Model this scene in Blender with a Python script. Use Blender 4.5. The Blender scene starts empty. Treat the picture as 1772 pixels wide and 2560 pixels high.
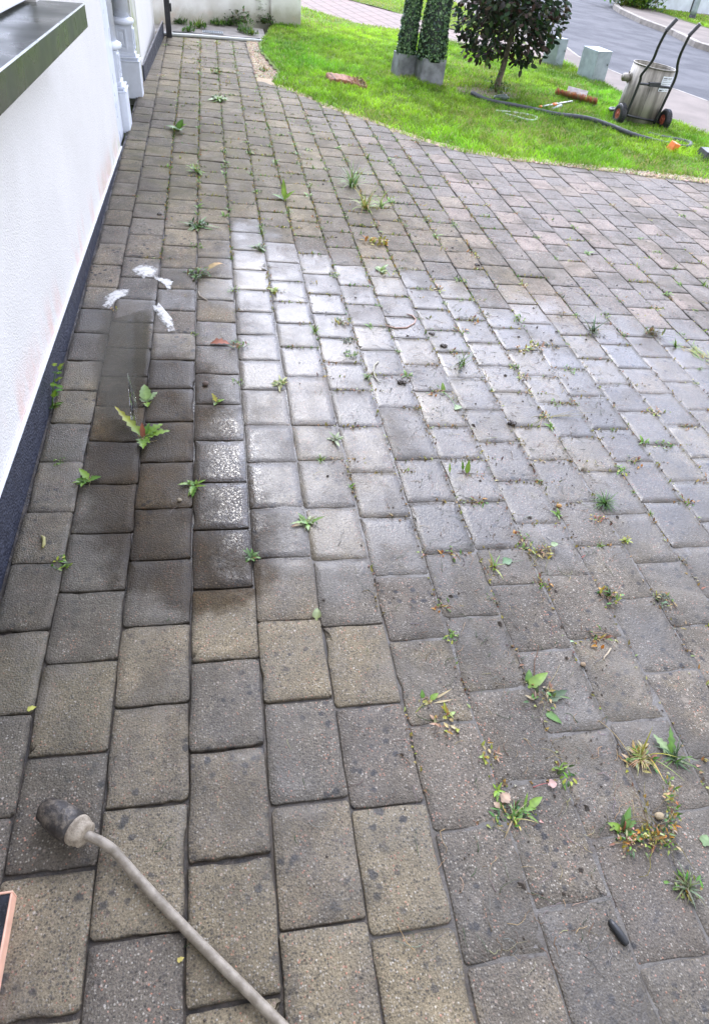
import bpy, bmesh, math, random
import numpy as np
from mathutils import Vector, Matrix
random.seed(7); rng = np.random.default_rng(7)
S = bpy.context.scene
C = S.collection

# ------------------------------------------------------------------ camera
CAM_H, FPX, PX, PY = 1.45969, 1691.158, 886.0, 1181.5
RM = np.array([[0.9832641362807885, -0.16258655950726403, 0.08220248762407349],
               [-0.04787676376365063, -0.6659386650491934, -0.7444686090655653],
               [0.17578240468122697, 0.728073694800251, -0.6625777246062505]])
CROSS = 0.05123
cd = bpy.data.cameras.new('camera'); cam = bpy.data.objects.new('camera', cd); C.objects.link(cam)
cd.sensor_fit = 'HORIZONTAL'; cd.sensor_width = 36.0; cd.lens = FPX / 1772 * 36
cd.shift_y = -98.5 / 1772; cd.clip_start = 0.02; cd.clip_end = 500
r_, u_, b_ = RM[0], -RM[1], -RM[2]
cam.matrix_world = Matrix(((r_[0], u_[0], b_[0], 0), (r_[1], u_[1], b_[1], 0), (r_[2], u_[2], b_[2], CAM_H), (0, 0, 0, 1)))
S.camera = cam

# ------------------------------------------------------------------ light
SUN_EL, SUN_AZ = math.radians(42), math.radians(4)      # azimuth from +Y towards +X
w = bpy.data.worlds.new('World'); S.world = w; w.use_nodes = True
nt = w.node_tree; nt.nodes.clear()
out = nt.nodes.new('ShaderNodeOutputWorld'); bg = nt.nodes.new('ShaderNodeBackground')
sky = nt.nodes.new('ShaderNodeTexSky'); sky.sky_type = 'NISHITA'; sky.sun_disc = False
sky.sun_elevation = SUN_EL; sky.sun_rotation = SUN_AZ; sky.dust_density = 2.0
tc = nt.nodes.new('ShaderNodeTexCoord'); mp = nt.nodes.new('ShaderNodeMapping'); mp.inputs['Scale'].default_value = (1, 1, 2.2)
nz = nt.nodes.new('ShaderNodeTexNoise'); nz.inputs['Scale'].default_value = 2.2; nz.inputs['Detail'].default_value = 5
cr = nt.nodes.new('ShaderNodeValToRGB'); cr.color_ramp.elements[0].position = 0.34; cr.color_ramp.elements[1].position = 0.58
mx = nt.nodes.new('ShaderNodeMixRGB'); mx.inputs[2].default_value = (10.8, 10.8, 11.6, 1)   # bright thin cloud
nt.links.new(tc.outputs['Generated'], mp.inputs[0]); nt.links.new(mp.outputs[0], nz.inputs['Vector'])
nt.links.new(nz.outputs['Fac'], cr.inputs[0]); nt.links.new(cr.outputs[0], mx.inputs[0])
nt.links.new(sky.outputs[0], mx.inputs[1])
# thin cloud is brightest round the sun
dt_ = nt.nodes.new('ShaderNodeVectorMath'); dt_.operation = 'DOT_PRODUCT'; nt.links.new(tc.outputs['Generated'], dt_.inputs[0])
dt_.inputs[1].default_value = (math.sin(SUN_AZ) * math.cos(SUN_EL), math.cos(SUN_AZ) * math.cos(SUN_EL), math.sin(SUN_EL))
gm = nt.nodes.new('ShaderNodeMapRange'); gm.interpolation_type = 'SMOOTHERSTEP'; gm.inputs[1].default_value = .40; gm.inputs[2].default_value = 1.0; gm.inputs[3].default_value = 0; gm.inputs[4].default_value = 1
nt.links.new(dt_.outputs['Value'], gm.inputs[0])
ad = nt.nodes.new('ShaderNodeMixRGB'); ad.blend_type = 'ADD'; ad.inputs[2].default_value = (14, 15.8, 22.5, 1)
nt.links.new(gm.outputs[0], ad.inputs[0]); nt.links.new(mx.outputs[0], ad.inputs[1]); nt.links.new(ad.outputs[0], bg.inputs[0])
bg.inputs[1].default_value = 0.10
nt.links.new(bg.outputs[0], out.inputs[0])
sd = bpy.data.lights.new('sun', 'SUN'); sd.energy = 1.0; sd.angle = math.radians(14); sd.color = (1.0, 0.97, 0.92)
sun = bpy.data.objects.new('sun', sd); C.objects.link(sun)
sdir = Vector((math.sin(SUN_AZ) * math.cos(SUN_EL), math.cos(SUN_AZ) * math.cos(SUN_EL), math.sin(SUN_EL)))
sun.rotation_euler = sdir.to_track_quat('Z', 'Y').to_euler()
S.view_settings.view_transform = 'Standard'; S.view_settings.look = 'None'; S.view_settings.gamma = 1
S.view_settings.exposure = 1.28
try:
    S.cycles.max_bounces = 8; S.cycles.transparent_max_bounces = 12; S.cycles.use_denoising = True
except Exception: pass

# ------------------------------------------------------------------ helpers
def gz(x): return -CROSS * min(max(x, -4.0), 22.0)
def at(u, v, dz=0.0):
    """ground point (plus dz) seen at native photo pixel u,v"""
    d = ((u - PX) / FPX) * RM[0] + ((v - PY) / FPX) * RM[1] + RM[2]
    t = (dz - CAM_H) / (d[2] + CROSS * d[0])
    return Vector((d[0] * t, d[1] * t, d[2] * t + CAM_H))
def D(u, v, dz=0.0): return at(u * 1.11028, v * 1.11028, dz)      # same in 1596-wide pixels
def sstep(a, b, x):
    t = np.clip((x - a) / (b - a), 0, 1); return t * t * (3 - 2 * t)
def vnoise(x, y, s, seed=0):
    """cheap smooth value noise 0..1, numpy arrays"""
    x = np.asarray(x, float) * s + 1000; y = np.asarray(y, float) * s + 1000
    xi = np.floor(x).astype(int); yi = np.floor(y).astype(int); fx = x - xi; fy = y - yi
    def h(a, b):
        n = np.sin(a * 127.1 + b * 311.7 + seed * 74.7) * 43758.5453; return n - np.floor(n)
    fx = fx * fx * (3 - 2 * fx); fy = fy * fy * (3 - 2 * fy)
    return (h(xi, yi) * (1 - fx) + h(xi + 1, yi) * fx) * (1 - fy) + (h(xi, yi + 1) * (1 - fx) + h(xi + 1, yi + 1) * fx) * fy
def tag(o, label=None, cat=None, group=None, kind=None):
    if label: o['label'] = label
    if cat: o['category'] = cat
    if group: o['group'] = group
    if kind: o['kind'] = kind
    return o
def empty(name, loc, rz=0):
    o = bpy.data.objects.new(name, None); o.location = loc; o.rotation_euler = (0, 0, rz); o.empty_display_size = 0.05
    C.objects.link(o); return o
WLOC = {}                                              # world position of each built object's origin
class MB:
    def __init__(s): s.v = []; s.f = []; s.c = []; s.smooth = []
    def add(s, vs, fs, col=(1, 1, 1), sm=True):
        o = len(s.v); s.v += [tuple(p) for p in vs]
        s.c += list(col) if len(col) == len(vs) and len(vs) and hasattr(col[0], '__len__') else [tuple(col)] * len(vs)
        s.f += [tuple(i + o for i in f) for f in fs]; s.smooth += [sm] * len(fs)
    def box(s, lo, hi, M=None, col=(1, 1, 1)):
        vs = [Vector((x, y, z)) for z in (lo[2], hi[2]) for y in (lo[1], hi[1]) for x in (lo[0], hi[0])]
        if M is not None: vs = [M @ p for p in vs]
        s.add(vs, [(0, 2, 3, 1), (4, 5, 7, 6), (0, 1, 5, 4), (1, 3, 7, 5), (3, 2, 6, 7), (2, 0, 4, 6)], col, False)
    def hexa(s, vs, col=(1, 1, 1)):
        s.add(vs, [(0, 2, 3, 1), (4, 5, 7, 6), (0, 1, 5, 4), (1, 3, 7, 5), (3, 2, 6, 7), (2, 0, 4, 6)], col, False)
    def tube(s, pts, rad, n=10, col=(1, 1, 1), cap=True):
        pts = [Vector(p) for p in pts]; k = len(pts); rad = rad if hasattr(rad, '__len__') else [rad] * k
        up = None; vs = []
        for i, p in enumerate(pts):
            t = (pts[min(i + 1, k - 1)] - pts[max(i - 1, 0)]).normalized()
            if up is None: up = Vector((0, 0, 1)) if abs(t.z) < .9 else Vector((0, 1, 0))
            a = t.cross(up).normalized(); b = a.cross(t).normalized(); up = b
            for j in range(n):
                th = 2 * math.pi * j / n; vs.append(p + (a * math.cos(th) + b * math.sin(th)) * rad[i])
        fs = [(i * n + j, i * n + (j + 1) % n, (i + 1) * n + (j + 1) % n, (i + 1) * n + j) for i in range(k - 1) for j in range(n)]
        if cap: fs += [tuple(range(n - 1, -1, -1)), tuple((k - 1) * n + j for j in range(n))]
        s.add(vs, fs, col)
    def lathe(s, prof, n=24, M=None, col=(1, 1, 1), capb=True, capt=True):
        vs = []
        for r, z in prof:
            for j in range(n):
                th = 2 * math.pi * j / n; p = Vector((r * math.cos(th), r * math.sin(th), z)); vs.append(M @ p if M is not None else p)
        k = len(prof)
        fs = [(i * n + j, i * n + (j + 1) % n, (i + 1) * n + (j + 1) % n, (i + 1) * n + j) for i in range(k - 1) for j in range(n)]
        if capb: fs.append(tuple(range(n - 1, -1, -1)))
        if capt: fs.append(tuple((k - 1) * n + j for j in range(n)))
        s.add(vs, fs, col)
    def build(s, name, mat, parent=None, loc=None, bevel=0):
        me = bpy.data.meshes.new(name); org = Vector(loc) if loc is not None else Vector((0, 0, 0))
        v = np.array(s.v, float) - np.array(org)
        me.from_pydata(v.tolist(), [], s.f); me.polygons.foreach_set('use_smooth', s.smooth)
        if any(c != (1, 1, 1) for c in s.c):
            at_ = me.color_attributes.new('col', 'FLOAT_COLOR', 'POINT')
            at_.data.foreach_set('color', np.hstack([np.array(s.c, float), np.ones((len(s.c), 1))]).ravel().astype(np.float32))
        me.update(); me.materials.append(mat)
        o = bpy.data.objects.new(name, me); C.objects.link(o); o.location = org
        WLOC[o] = org
        if parent is not None:
            o.parent = parent; o.location = org - WLOC.get(parent, parent.location)
        if bevel:
            m = o.modifiers.new('bevel', 'BEVEL'); m.width = bevel; m.segments = 2; m.limit_method = 'ANGLE'
        return o
def np_mesh(name, v, loops, sizes, mat, smooth=False, attrs=None):
    """big mesh from numpy arrays"""
    me = bpy.data.meshes.new(name); me.vertices.add(len(v)); me.vertices.foreach_set('co', np.asarray(v, np.float32).ravel())
    me.loops.add(len(loops)); me.loops.foreach_set('vertex_index', np.asarray(loops, np.int32))
    st = np.concatenate([[0], np.cumsum(sizes)[:-1]]).astype(np.int32)
    me.polygons.add(len(sizes)); me.polygons.foreach_set('loop_start', st)
    me.polygons.foreach_set('use_smooth', np.full(len(sizes), smooth))
    for k, (typ, arr) in (attrs or {}).items():
        a = me.attributes.new(k, typ, 'POINT')
        a.data.foreach_set('color' if typ == 'FLOAT_COLOR' else 'value', np.asarray(arr, np.float32).ravel())
    me.update(calc_edges=True); me.validate(); me.materials.append(mat)
    o = bpy.data.objects.new(name, me); C.objects.link(o); return o

# ------------------------------------------------------------------ materials
class NT:
    def __init__(s, name):
        s.m = bpy.data.materials.new(name); s.m.use_nodes = True; s.t = s.m.node_tree
        s.b = s.t.nodes['Principled BSDF']
    def n(s, typ, **kw):
        nd = s.t.nodes.new('ShaderNode' + typ)
        for k, v in kw.items():
            if k in nd.inputs: nd.inputs[k].default_value = v
            else: setattr(nd, k, v)
        return nd
    def l(s, a, b): s.t.links.new(a, b)
    def setv(s, sock, v):
        if isinstance(v, bpy.types.NodeSocket): s.l(v, sock)
        else: sock.default_value = v
    def math(s, op, a, b=0.0, c=0.0, clamp=False):
        nd = s.t.nodes.new('ShaderNodeMath'); nd.operation = op; nd.use_clamp = clamp
        for i, q in enumerate((a, b, c)): s.setv(nd.inputs[i], q)
        return nd.outputs[0]
    def ramp(s, f, a, b, va=0.0, vb=1.0):
        nd = s.t.nodes.new('ShaderNodeMapRange'); nd.interpolation_type = 'SMOOTHSTEP'
        s.setv(nd.inputs[0], f); nd.inputs[1].default_value = a; nd.inputs[2].default_value = b
        s.setv(nd.inputs[3], va); s.setv(nd.inputs[4], vb); return nd.outputs[0]
    def mix(s, f, a, b, mode='MIX'):
        nd = s.t.nodes.new('ShaderNodeMixRGB'); nd.blend_type = mode
        for i, q in enumerate((f, a, b)):
            if isinstance(q, tuple) and len(q) == 3: q = q + (1,)
            s.setv(nd.inputs[i], q)
        return nd.outputs[0]
    def noise(s, scale, detail=4, rough=.55, vec=None, dist=0):
        nd = s.n('TexNoise', Scale=scale, Detail=detail, Roughness=rough, Distortion=dist)
        s.l(vec if vec is not None else s.co(), nd.inputs['Vector']); return nd.outputs['Fac']
    def vor(s, scale, out='Distance', vec=None, rnd=1.0):
        nd = s.n('TexVoronoi', Scale=scale, Randomness=rnd); s.l(vec if vec is not None else s.co(), nd.inputs['Vector']); return nd.outputs[out]
    def co(s):
        if not hasattr(s, '_co'): s._co = s.n('TexCoord').outputs['Object']
        return s._co
    def attr(s, name, out='Color'): return s.n('Attribute', attribute_name=name).outputs[out]
    def bump(s, h, dist, strength=1.0, prev=None):
        nd = s.n('Bump'); s.setv(nd.inputs['Strength'], strength); nd.inputs['Distance'].default_value = dist; s.l(h, nd.inputs['Height'])
        if prev is not None: s.l(prev, nd.inputs['Normal'])
        return nd.outputs[0]
    def done(s, col=None, rough=None, nrm=None, metal=None, spec=None):
        if col is not None: s.setv(s.b.inputs['Base Color'], col + (1,) if isinstance(col, tuple) else col)
        if rough is not None: s.setv(s.b.inputs['Roughness'], rough)
        if nrm is not None: s.l(nrm, s.b.inputs['Normal'])
        if metal is not None: s.setv(s.b.inputs['Metallic'], metal)
        if spec is not None: s.setv(s.b.inputs['Specular IOR Level'], spec)
        return s.m
def simple(name, c, rough=.6, var=.25, scale=20, bump=0.0, metal=0.0, bscale=None):
    t = NT(name); f = t.noise(scale, 5, .6)
    a = tuple(x * (1 - var) for x in c); b = tuple(min(1, x * (1 + var)) for x in c)
    col = t.mix(t.ramp(f, .3, .7), a, b); nrm = None
    if bump: nrm = t.bump(t.noise(bscale or scale * 4, 4), bump)
    rg = t.ramp(t.noise(scale * .7, 3), .3, .7, max(.03, rough - .1), min(1, rough + .1))
    return t.done(col, rg, nrm, metal)
def leafmat(name, rough=.45, trans=.3):
    t = NT(name); c = t.attr('col'); v = t.mix(1.0, c, t.mix(t.noise(60, 3), (.5, .5, .5), (1.1, 1.08, 1.05)), 'MULTIPLY')
    t.done(v, rough); tr = t.n('BsdfTranslucent'); t.l(v, tr.inputs['Color'])
    ms = t.n('MixShader', Fac=trans); t.l(t.b.outputs[0], ms.inputs[1]); t.l(tr.outputs[0], ms.inputs[2])
    t.l(ms.outputs[0], t.t.nodes['Material Output'].inputs[0]); return t.m

def paver_material(name, wetness=True):
    t = NT(name); co = t.co()
    pv = t.n('SeparateColor'); t.l(t.attr('pv'), pv.inputs[0]); R_, G_, B_ = pv.outputs[0], pv.outputs[1], pv.outputs[2]
    zone = t.n('SeparateColor'); t.l(t.attr('zone'), zone.inputs[0]); WET, PINK, GREEN = zone.outputs
    grey = t.mix(G_, (.122, .104, .083), (.168, .147, .119)); buff = t.mix(G_, (.198, .163, .106), (.275, .230, .156))
    tone = t.math('ADD', R_, t.math('MULTIPLY', t.math('SUBTRACT', t.noise(13, 5, .65), .5), 1.9))
    base = t.mix(t.ramp(tone, .30, .95), grey, buff)
    base = t.mix(t.math('MULTIPLY', t.ramp(B_, .5, 1.0), .25), base, (.165, .130, .105))
    pk = t.mix(B_, (.205, .178, .160), (.268, .222, .194)); pk = t.mix(t.ramp(R_, .55, .75), (.188, .173, .162), pk)
    base = t.mix(PINK, base, pk)
    # exposed aggregate
    vcol = t.n('TexVoronoi', Scale=210.0); t.l(co, vcol.inputs['Vector'])
    sp = t.n('SeparateColor'); t.l(vcol.outputs['Color'], sp.inputs[0])
    inside = t.ramp(vcol.outputs['Distance'], .28, .5, 1.0, 0.0)
    lite = t.math('MULTIPLY', t.ramp(sp.outputs[0], .60, 1.0), inside); dark = t.math('MULTIPLY', t.ramp(sp.outputs[1], .55, .75), inside)
    pinkg = t.math('MULTIPLY', t.ramp(sp.outputs[2], .93, .95), inside)
    base = t.mix(t.math('MULTIPLY', dark, .72), base, (.045, .043, .042))
    base = t.mix(t.math('MULTIPLY', lite, .75), base, (.46, .43, .37))
    base = t.mix(t.math('MULTIPLY', pinkg, .8), base, (.46, .22, .15))
    v2 = t.n('TexVoronoi', Scale=118.0); t.l(co, v2.inputs['Vector']); s2 = t.n('SeparateColor'); t.l(v2.outputs['Color'], s2.inputs[0])
    in2 = t.ramp(v2.outputs['Distance'], .20, .42, 1.0, 0.0)
    base = t.mix(t.math('MULTIPLY', t.math('MULTIPLY', t.ramp(s2.outputs[0], .88, .96), in2), .8), base, t.mix(s2.outputs[1], (.50, .47, .42), (.34, .23, .17)))
    base = t.mix(t.math('MULTIPLY', t.math('MULTIPLY', t.ramp(s2.outputs[2], .72, .9), in2), .7), base, (.040, .038, .036))
    fine = t.noise(260, 4, .75)
    base = t.mix(1.0, base, t.mix(t.ramp(fine, .3, .7), (.55, .55, .55), (1.45, 1.45, 1.45)), 'MULTIPLY')
    # dark lichen blots, in groups
    lich = t.math('MULTIPLY', t.ramp(t.math('ADD', t.vor(34), t.math('MULTIPLY', t.noise(48, 5, .7), .9)), .60, .78, 1.0, 0.0), t.math('MULTIPLY', t.ramp(t.noise(5.5, 3), .44, .56), t.ramp(t.noise(1.9, 3), .38, .52)))
    base = t.mix(t.math('MULTIPLY', lich, .9), base, (.034, .036, .042))
    pale = t.math('MULTIPLY', t.ramp(t.math('ADD', t.vor(26), t.math('MULTIPLY', t.noise(60, 4), .4)), .36, .50, 1.0, 0.0), t.ramp(t.noise(2.1, 3), .54, .66))
    base = t.mix(t.math('MULTIPLY', pale, .55), base, (.31, .265, .215))
    # algae film
    base = t.mix(t.math('MULTIPLY', GREEN, t.ramp(t.noise(9, 4), .35, .7, .28, .92)), base, (.128, .115, .058))
    # soiling that ignores the blocks: broad brown and dark patches
    base = t.mix(t.math('MULTIPLY', t.ramp(t.noise(2.3, 6, .7, None, .5), .44, .64), .66), base, (.078, .067, .050))
    base = t.mix(t.math('MULTIPLY', t.ramp(t.noise(3.7, 6, .7, None, .6), .52, .68), .55), base, (.215, .190, .155))
    # wear at large scale
    base = t.mix(1.0, base, t.mix(t.noise(7, 5, .65), (.62, .62, .62), (1.36, 1.34, 1.30)), 'MULTIPLY')
    base = t.mix(t.math('MULTIPLY', t.ramp(t.attr('rim', 'Fac'), .35, 1.0), t.ramp(t.noise(38, 4, .7), .3, .65, .05, .75)), base, (.040, .034, .027))
    wn = t.math('ADD', WET, t.math('ADD', t.math('MULTIPLY', t.math('SUBTRACT', t.noise(9, 5, .6), .5), .55), t.math('MULTIPLY', t.math('SUBTRACT', t.noise(2.2, 4, .6), .5), .6)))
    wet = t.ramp(wn, .25, .75)
    wetcol = t.mix(1.0, base, (.54, .54, .535), 'MULTIPLY')
    base = t.mix(wet, base, wetcol)
    sk = t.ramp(t.math('ADD', t.attr('soak', 'Fac'), t.math('MULTIPLY', t.math('SUBTRACT', t.noise(11, 6, .7), .5), .9)), .3, .7)
    base = t.mix(sk, base, t.mix(1.0, base, (.40, .34, .26), 'MULTIPLY'))
    film = t.ramp(wn, .30, 1.0)
    rough = t.math('SUBTRACT', t.ramp(wet, 0, 1, .82, .40), t.math('MULTIPLY', film, .14))
    grain = t.math('ADD', t.math('MULTIPLY', vcol.outputs['Distance'], -.6), t.noise(300, 4, .7))
    n1 = t.bump(grain, .0048, t.ramp(film, 0, 1, .85, .20))
    rip = t.noise(115, 3, .5, None, .5)
    n2 = t.bump(rip, .0030, t.ramp(film, 0, 1, .15, .55), n1)
    t.setv(t.b.inputs['IOR'], 1.5)
    gl = t.ramp(t.math('ADD', t.attr('glit', 'Fac'), t.math('MULTIPLY', t.math('SUBTRACT', t.noise(13, 6, .75), .5), 1.5)), .15, 1.0)
    t.setv(t.b.inputs['Coat Weight'], t.math('MAXIMUM', t.math('MULTIPLY', film, .34), gl)); t.setv(t.b.inputs['Coat Roughness'], t.ramp(gl, 0, 1, .27, .10)); t.b.inputs['Coat IOR'].default_value = 1.33
    n3 = t.bump(t.math('ADD', rip, t.math('MULTIPLY', t.ramp(t.noise(95, 3, .5),   .45, .62), gl)), .0015, .8); t.l(n3, t.b.inputs['Coat Normal'])
    return t.done(base, rough, n2, spec=t.ramp(sk, 0, 1, .36, .18))

M = {}
M['paver'] = paver_material('tumbled concrete paver')
M['leaf'] = leafmat('weed leaf', .4, .3); M['grass'] = leafmat('grass blade', .45, .4); M['dryleaf'] = leafmat('dry leaf', .7, .15)
M['tree_leaf'] = leafmat('tree leaf', .6, .25); M['tree_leaf'].node_tree.nodes['Principled BSDF'].inputs['Specular IOR Level'].default_value = .25; M['fake_leaf'] = leafmat('plastic leaf', .5, .1)
M['root'] = leafmat('root fibre', .75, .1)
M['mud'] = simple('wet mud', (.050, .038, .028), .45, .4, 60, .002)
M['black_rubber'] = simple('black rubber', (.018, .019, .021), .5, .3, 40, .0006)
M['black_paint'] = simple('black painted steel', (.022, .023, .028), .42, .3, 25, .0004)
M['galv'] = simple('galvanised steel', (.27, .32, .345), .5, .18, 9, .0004, .3)
M['sill'] = simple('olive grey metal sill', (.050, .057, .046), .30, .10, 5, .0004, .25)
M['white_pvc'] = simple('white plastic frame', (.80, .82, .86), .3, .04, 10)
M['orange'] = simple('orange plastic', (.75, .20, .05), .5, .15, 30)
M['grey_plastic'] = simple('grey plastic', (.33, .36, .38), .45, .15, 20)
M['white_hose'] = simple('white plastic hose', (.40, .42, .40), .4, .1, 20)
M['alu'] = simple('aluminium tube', (.55, .55, .52), .35, .15, 40, .0003, .7)
M['bark'] = simple('tree bark', (.16, .135, .10), .85, .35, 30, .01)
M['label'] = simple('paper label', (.70, .74, .80), .5, .08, 40)
M['ink'] = simple('printed ink', (.05, .05, .06), .6, .2, 40)
M['slate'] = simple('slate planter', (.185, .19, .21), .6, .4, 9, .002)
M['concrete'] = simple('pale concrete', (.25, .23, .205), .85, .2, 8, .002, 0, 90)
M['dark_glass'] = simple('window glass', (.03, .035, .045), .06, .1, 3)
M['soffit'] = simple('soffit board', (.30, .30, .29), .6, .1, 6)
M['tile'] = simple('roof tile', (.10, .09, .085), .8, .3, 9, .006)
M['pebble'] = simple('pebble', (.30, .24, .17), .6, .3, 60, .001)
M['plank'] = simple('bleached wood', (.30, .28, .25), .8, .2, 30, .001)

# ------------------------------------------------------------------ driveway of individual pavers
W_, X0 = 0.166, -0.6227
F4 = [-.60, -.36, -.115, .125, .361, .589, .824, 1.052, 1.267, 1.468, 1.682, 1.879, 2.096, 2.296, 2.49, 2.682, 2.886, 3.091, 3.311, 3.53]
while F4[-1] < 9.4: F4.append(F4[-1] + .2)
ROW = {0: [-.46, -.24, -.02, .19, .405, .624, .844, 1.064, 1.279, 1.473, 1.692, 1.888, 2.076, 2.266, 2.465, 2.656, 2.848, 3.067],
       1: [-.40, -.17, .06, .29, .516, .743, .969, 1.18, 1.387, 1.593, 1.796, 1.987, 2.172, 2.364, 2.561, 2.752, 2.956, 3.163],
       2: [-.53, -.30, -.07, .16, .39, .619, .842, 1.06, 1.278, 1.48, 1.69, 1.9, 2.095, 2.284, 2.483, 2.67, 2.863, 3.071],
       3: [-.40, -.18, .045, .27, .496, .721, .944, 1.169, 1.387, 1.588, 1.796, 2.0, 2.196, 2.394, 2.584, 2.777],
       4: F4, 5: [-.34, -.115, .11, .334, .564, .797, 1.027, 1.252, 1.463, 1.691, 1.882], 6: [-.43, -.2, .03, .265, .5, .735, .969, 1.184, 1.418, 1.626],
       7: [-.37, -.14, .10, .336, .58, .808, 1.031, 1.259, 1.48, 1.69], 8: [-.47, -.24, -.01, .22, .446, .681, .911, 1.133]}
EDGE = [(-1, 8.66), (.36, 8.63), (.37, 7.02), (.5, 6.83), (.7, 6.66), (.85, 6.39), (1.02, 6.14), (1.25, 5.95), (1.47, 5.67), (1.68, 5.46), (1.93, 5.32),
        (2.31, 5.25), (2.98, 5.2), (3.92, 5.12), (5.2, 5.0), (6.4, 4.7)]
EX = np.array([e[0] for e in EDGE]); EY = np.array([e[1] for e in EDGE])
def edge_y(x): return np.interp(x, EX, EY)
def zone_wet(x, y):
    a = sstep(4.6, 2.9, y + .42 * np.clip(x, 0, 4)) * sstep(.55, 1.5, y)
    b = 1 - sstep(2.2, 4.0, x)
    c = np.exp(-(((x - .33) / .50) ** 2 + ((y - 1.95) / .75) ** 2) ** 1.3)       # standing film
    near = .52 * sstep(.2, .5, y + .6 * x) * sstep(1.5, .9, y)
    c = c * sstep(-.12, .10, x); a = a * (.45 + .55 * sstep(-.1, .12, x))
    left = .40 * sstep(.3, -.1, x) * sstep(3.6, 2.6, y)
    return np.clip(np.maximum.reduce([.80 * a * b, c * .58, near, left + .40 * a * (x < .3), .12 + 0 * x]), 0, 1)
def zone_glit(x, y): return np.clip(np.exp(-(((x - .005) / .10) ** 2 + ((y - 1.60) / .42) ** 2)) + .10 * np.exp(-(((x - .30) / .34) ** 2 + ((y - 1.95) / .45) ** 2) ** 1.6), 0, 1)
def zone_soak(x, y): return np.clip(np.exp(-(((x + .22) / .26) ** 2 + ((y - 1.78) / .66) ** 2) ** 2) + .7 * np.exp(-(((x + .02) / .22) ** 2 + ((y - 1.35) / .30) ** 2) ** 2), 0, 1)
def zone_pink(x, y): return np.clip(sstep(1.1, 2.3, x + .25 * (y - 2.6)) * sstep(1.5, 2.6, y) + .0 * y, 0, 1)
def zone_green(x, y): return np.clip(np.exp(-(((x + .12) / .35) ** 2 + ((y - 4.6) / .7) ** 2)) + .5 * sstep(.0, -.4, x) * sstep(.4, 1.0, y) * sstep(3.0, 2.0, y) + .5 * np.exp(-(((x + .1) / .3) ** 2 + ((y - 6.3) / .35) ** 2)) + .6 * sstep(3.2, 4.3, y) * sstep(1.7, .6, x), 0, 1)
PUD = [D(u, v) for u, v in [(232, 668), (340, 672), (352, 715), (348, 770), (335, 850), (312, 905), (318, 960), (300, 1010), (262, 1030), (218, 985), (195, 860), (208, 750)]]
def in_poly(x, y, P):
    ins = np.zeros(np.shape(x), bool); n = len(P)
    for i in range(n):
        x1, y1 = P[i][0], P[i][1]; x2, y2 = P[(i + 1) % n][0], P[(i + 1) % n][1]
        c = ((y1 > y) != (y2 > y)); xx = (x2 - x1) * (y - y1) / ((y2 - y1) if y2 != y1 else 1e-9) + x1
        ins ^= c & (x < xx)
    return ins
def pav_dip(x, y):
    """the bed sags a few millimetres where the water stands"""
    return -.006 * np.exp(-(((x + .33) / .16) ** 2 + ((y - 1.75) / .62) ** 2)) - .003 * np.exp(-(((x - .3) / .35) ** 2 + ((y - 1.95) / .45) ** 2))
NO = 44
def rounded(wd, ln, r):
    """outline of one block: straight sides, small worn corners"""
    hw, hl = wd / 2, ln / 2; px, py = [], []
    for q, (sx, sy) in enumerate(((1, 1), (-1, 1), (-1, -1), (1, -1))):
        r_c = r * rng.uniform(.6, 1.5)
        for k in range(5):
            th = (q + k / 4) * np.pi / 2; px.append(sx * (hw - r_c) + r_c * np.cos(th)); py.append(sy * (hl - r_c) + r_c * np.sin(th))
        nx_, ny_ = ((-1, 1), (-1, -1), (1, -1), (1, 1))[q]; a_ = (px[-1], py[-1]); b_ = (nx_ * (hw if q in (1, 3) else hw - r), ny_ * (hl - r if q in (1, 3) else hl))
        for k in range(1, 7): px.append(a_[0] + (b_[0] - a_[0]) * k / 7); py.append(a_[1] + (b_[1] - a_[1]) * k / 7)
    return np.array(px), np.array(py)
def mudfill(x, y): return np.clip(sstep(.30, .75, x) * sstep(1.7, .8, y) + sstep(.25, .6, x) * sstep(3.0, 1.5, y) * .55 + .8 * np.exp(-(((x - .35) / .4) ** 2 + ((y - 1.95) / .5) ** 2)) + .75 * sstep(.35, .7, zone_wet(x, y)) * sstep(.0, .12, x), 0, 1)
VV, LL, SS, PV, ZN, RIM = [], [], [], [], [], []
joints = []          # (x, y, along) centres for weeds
def ring_faces(o):
    L_, Z_ = [], []
    j = np.arange(NO); j2 = (j + 1) % NO
    for r in range(4):
        q = np.stack([o + r * NO + j, o + r * NO + j2, o + (r + 1) * NO + j2, o + (r + 1) * NO + j], 1); L_.append(q.ravel()); Z_ += [4] * NO
    q = np.stack([o + 4 * NO + j, o + 4 * NO + j2, np.full(NO, o + 5 * NO)], 1); L_.append(q.ravel()); Z_ += [3] * NO
    return np.concatenate(L_), Z_
nv = 0
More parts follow.
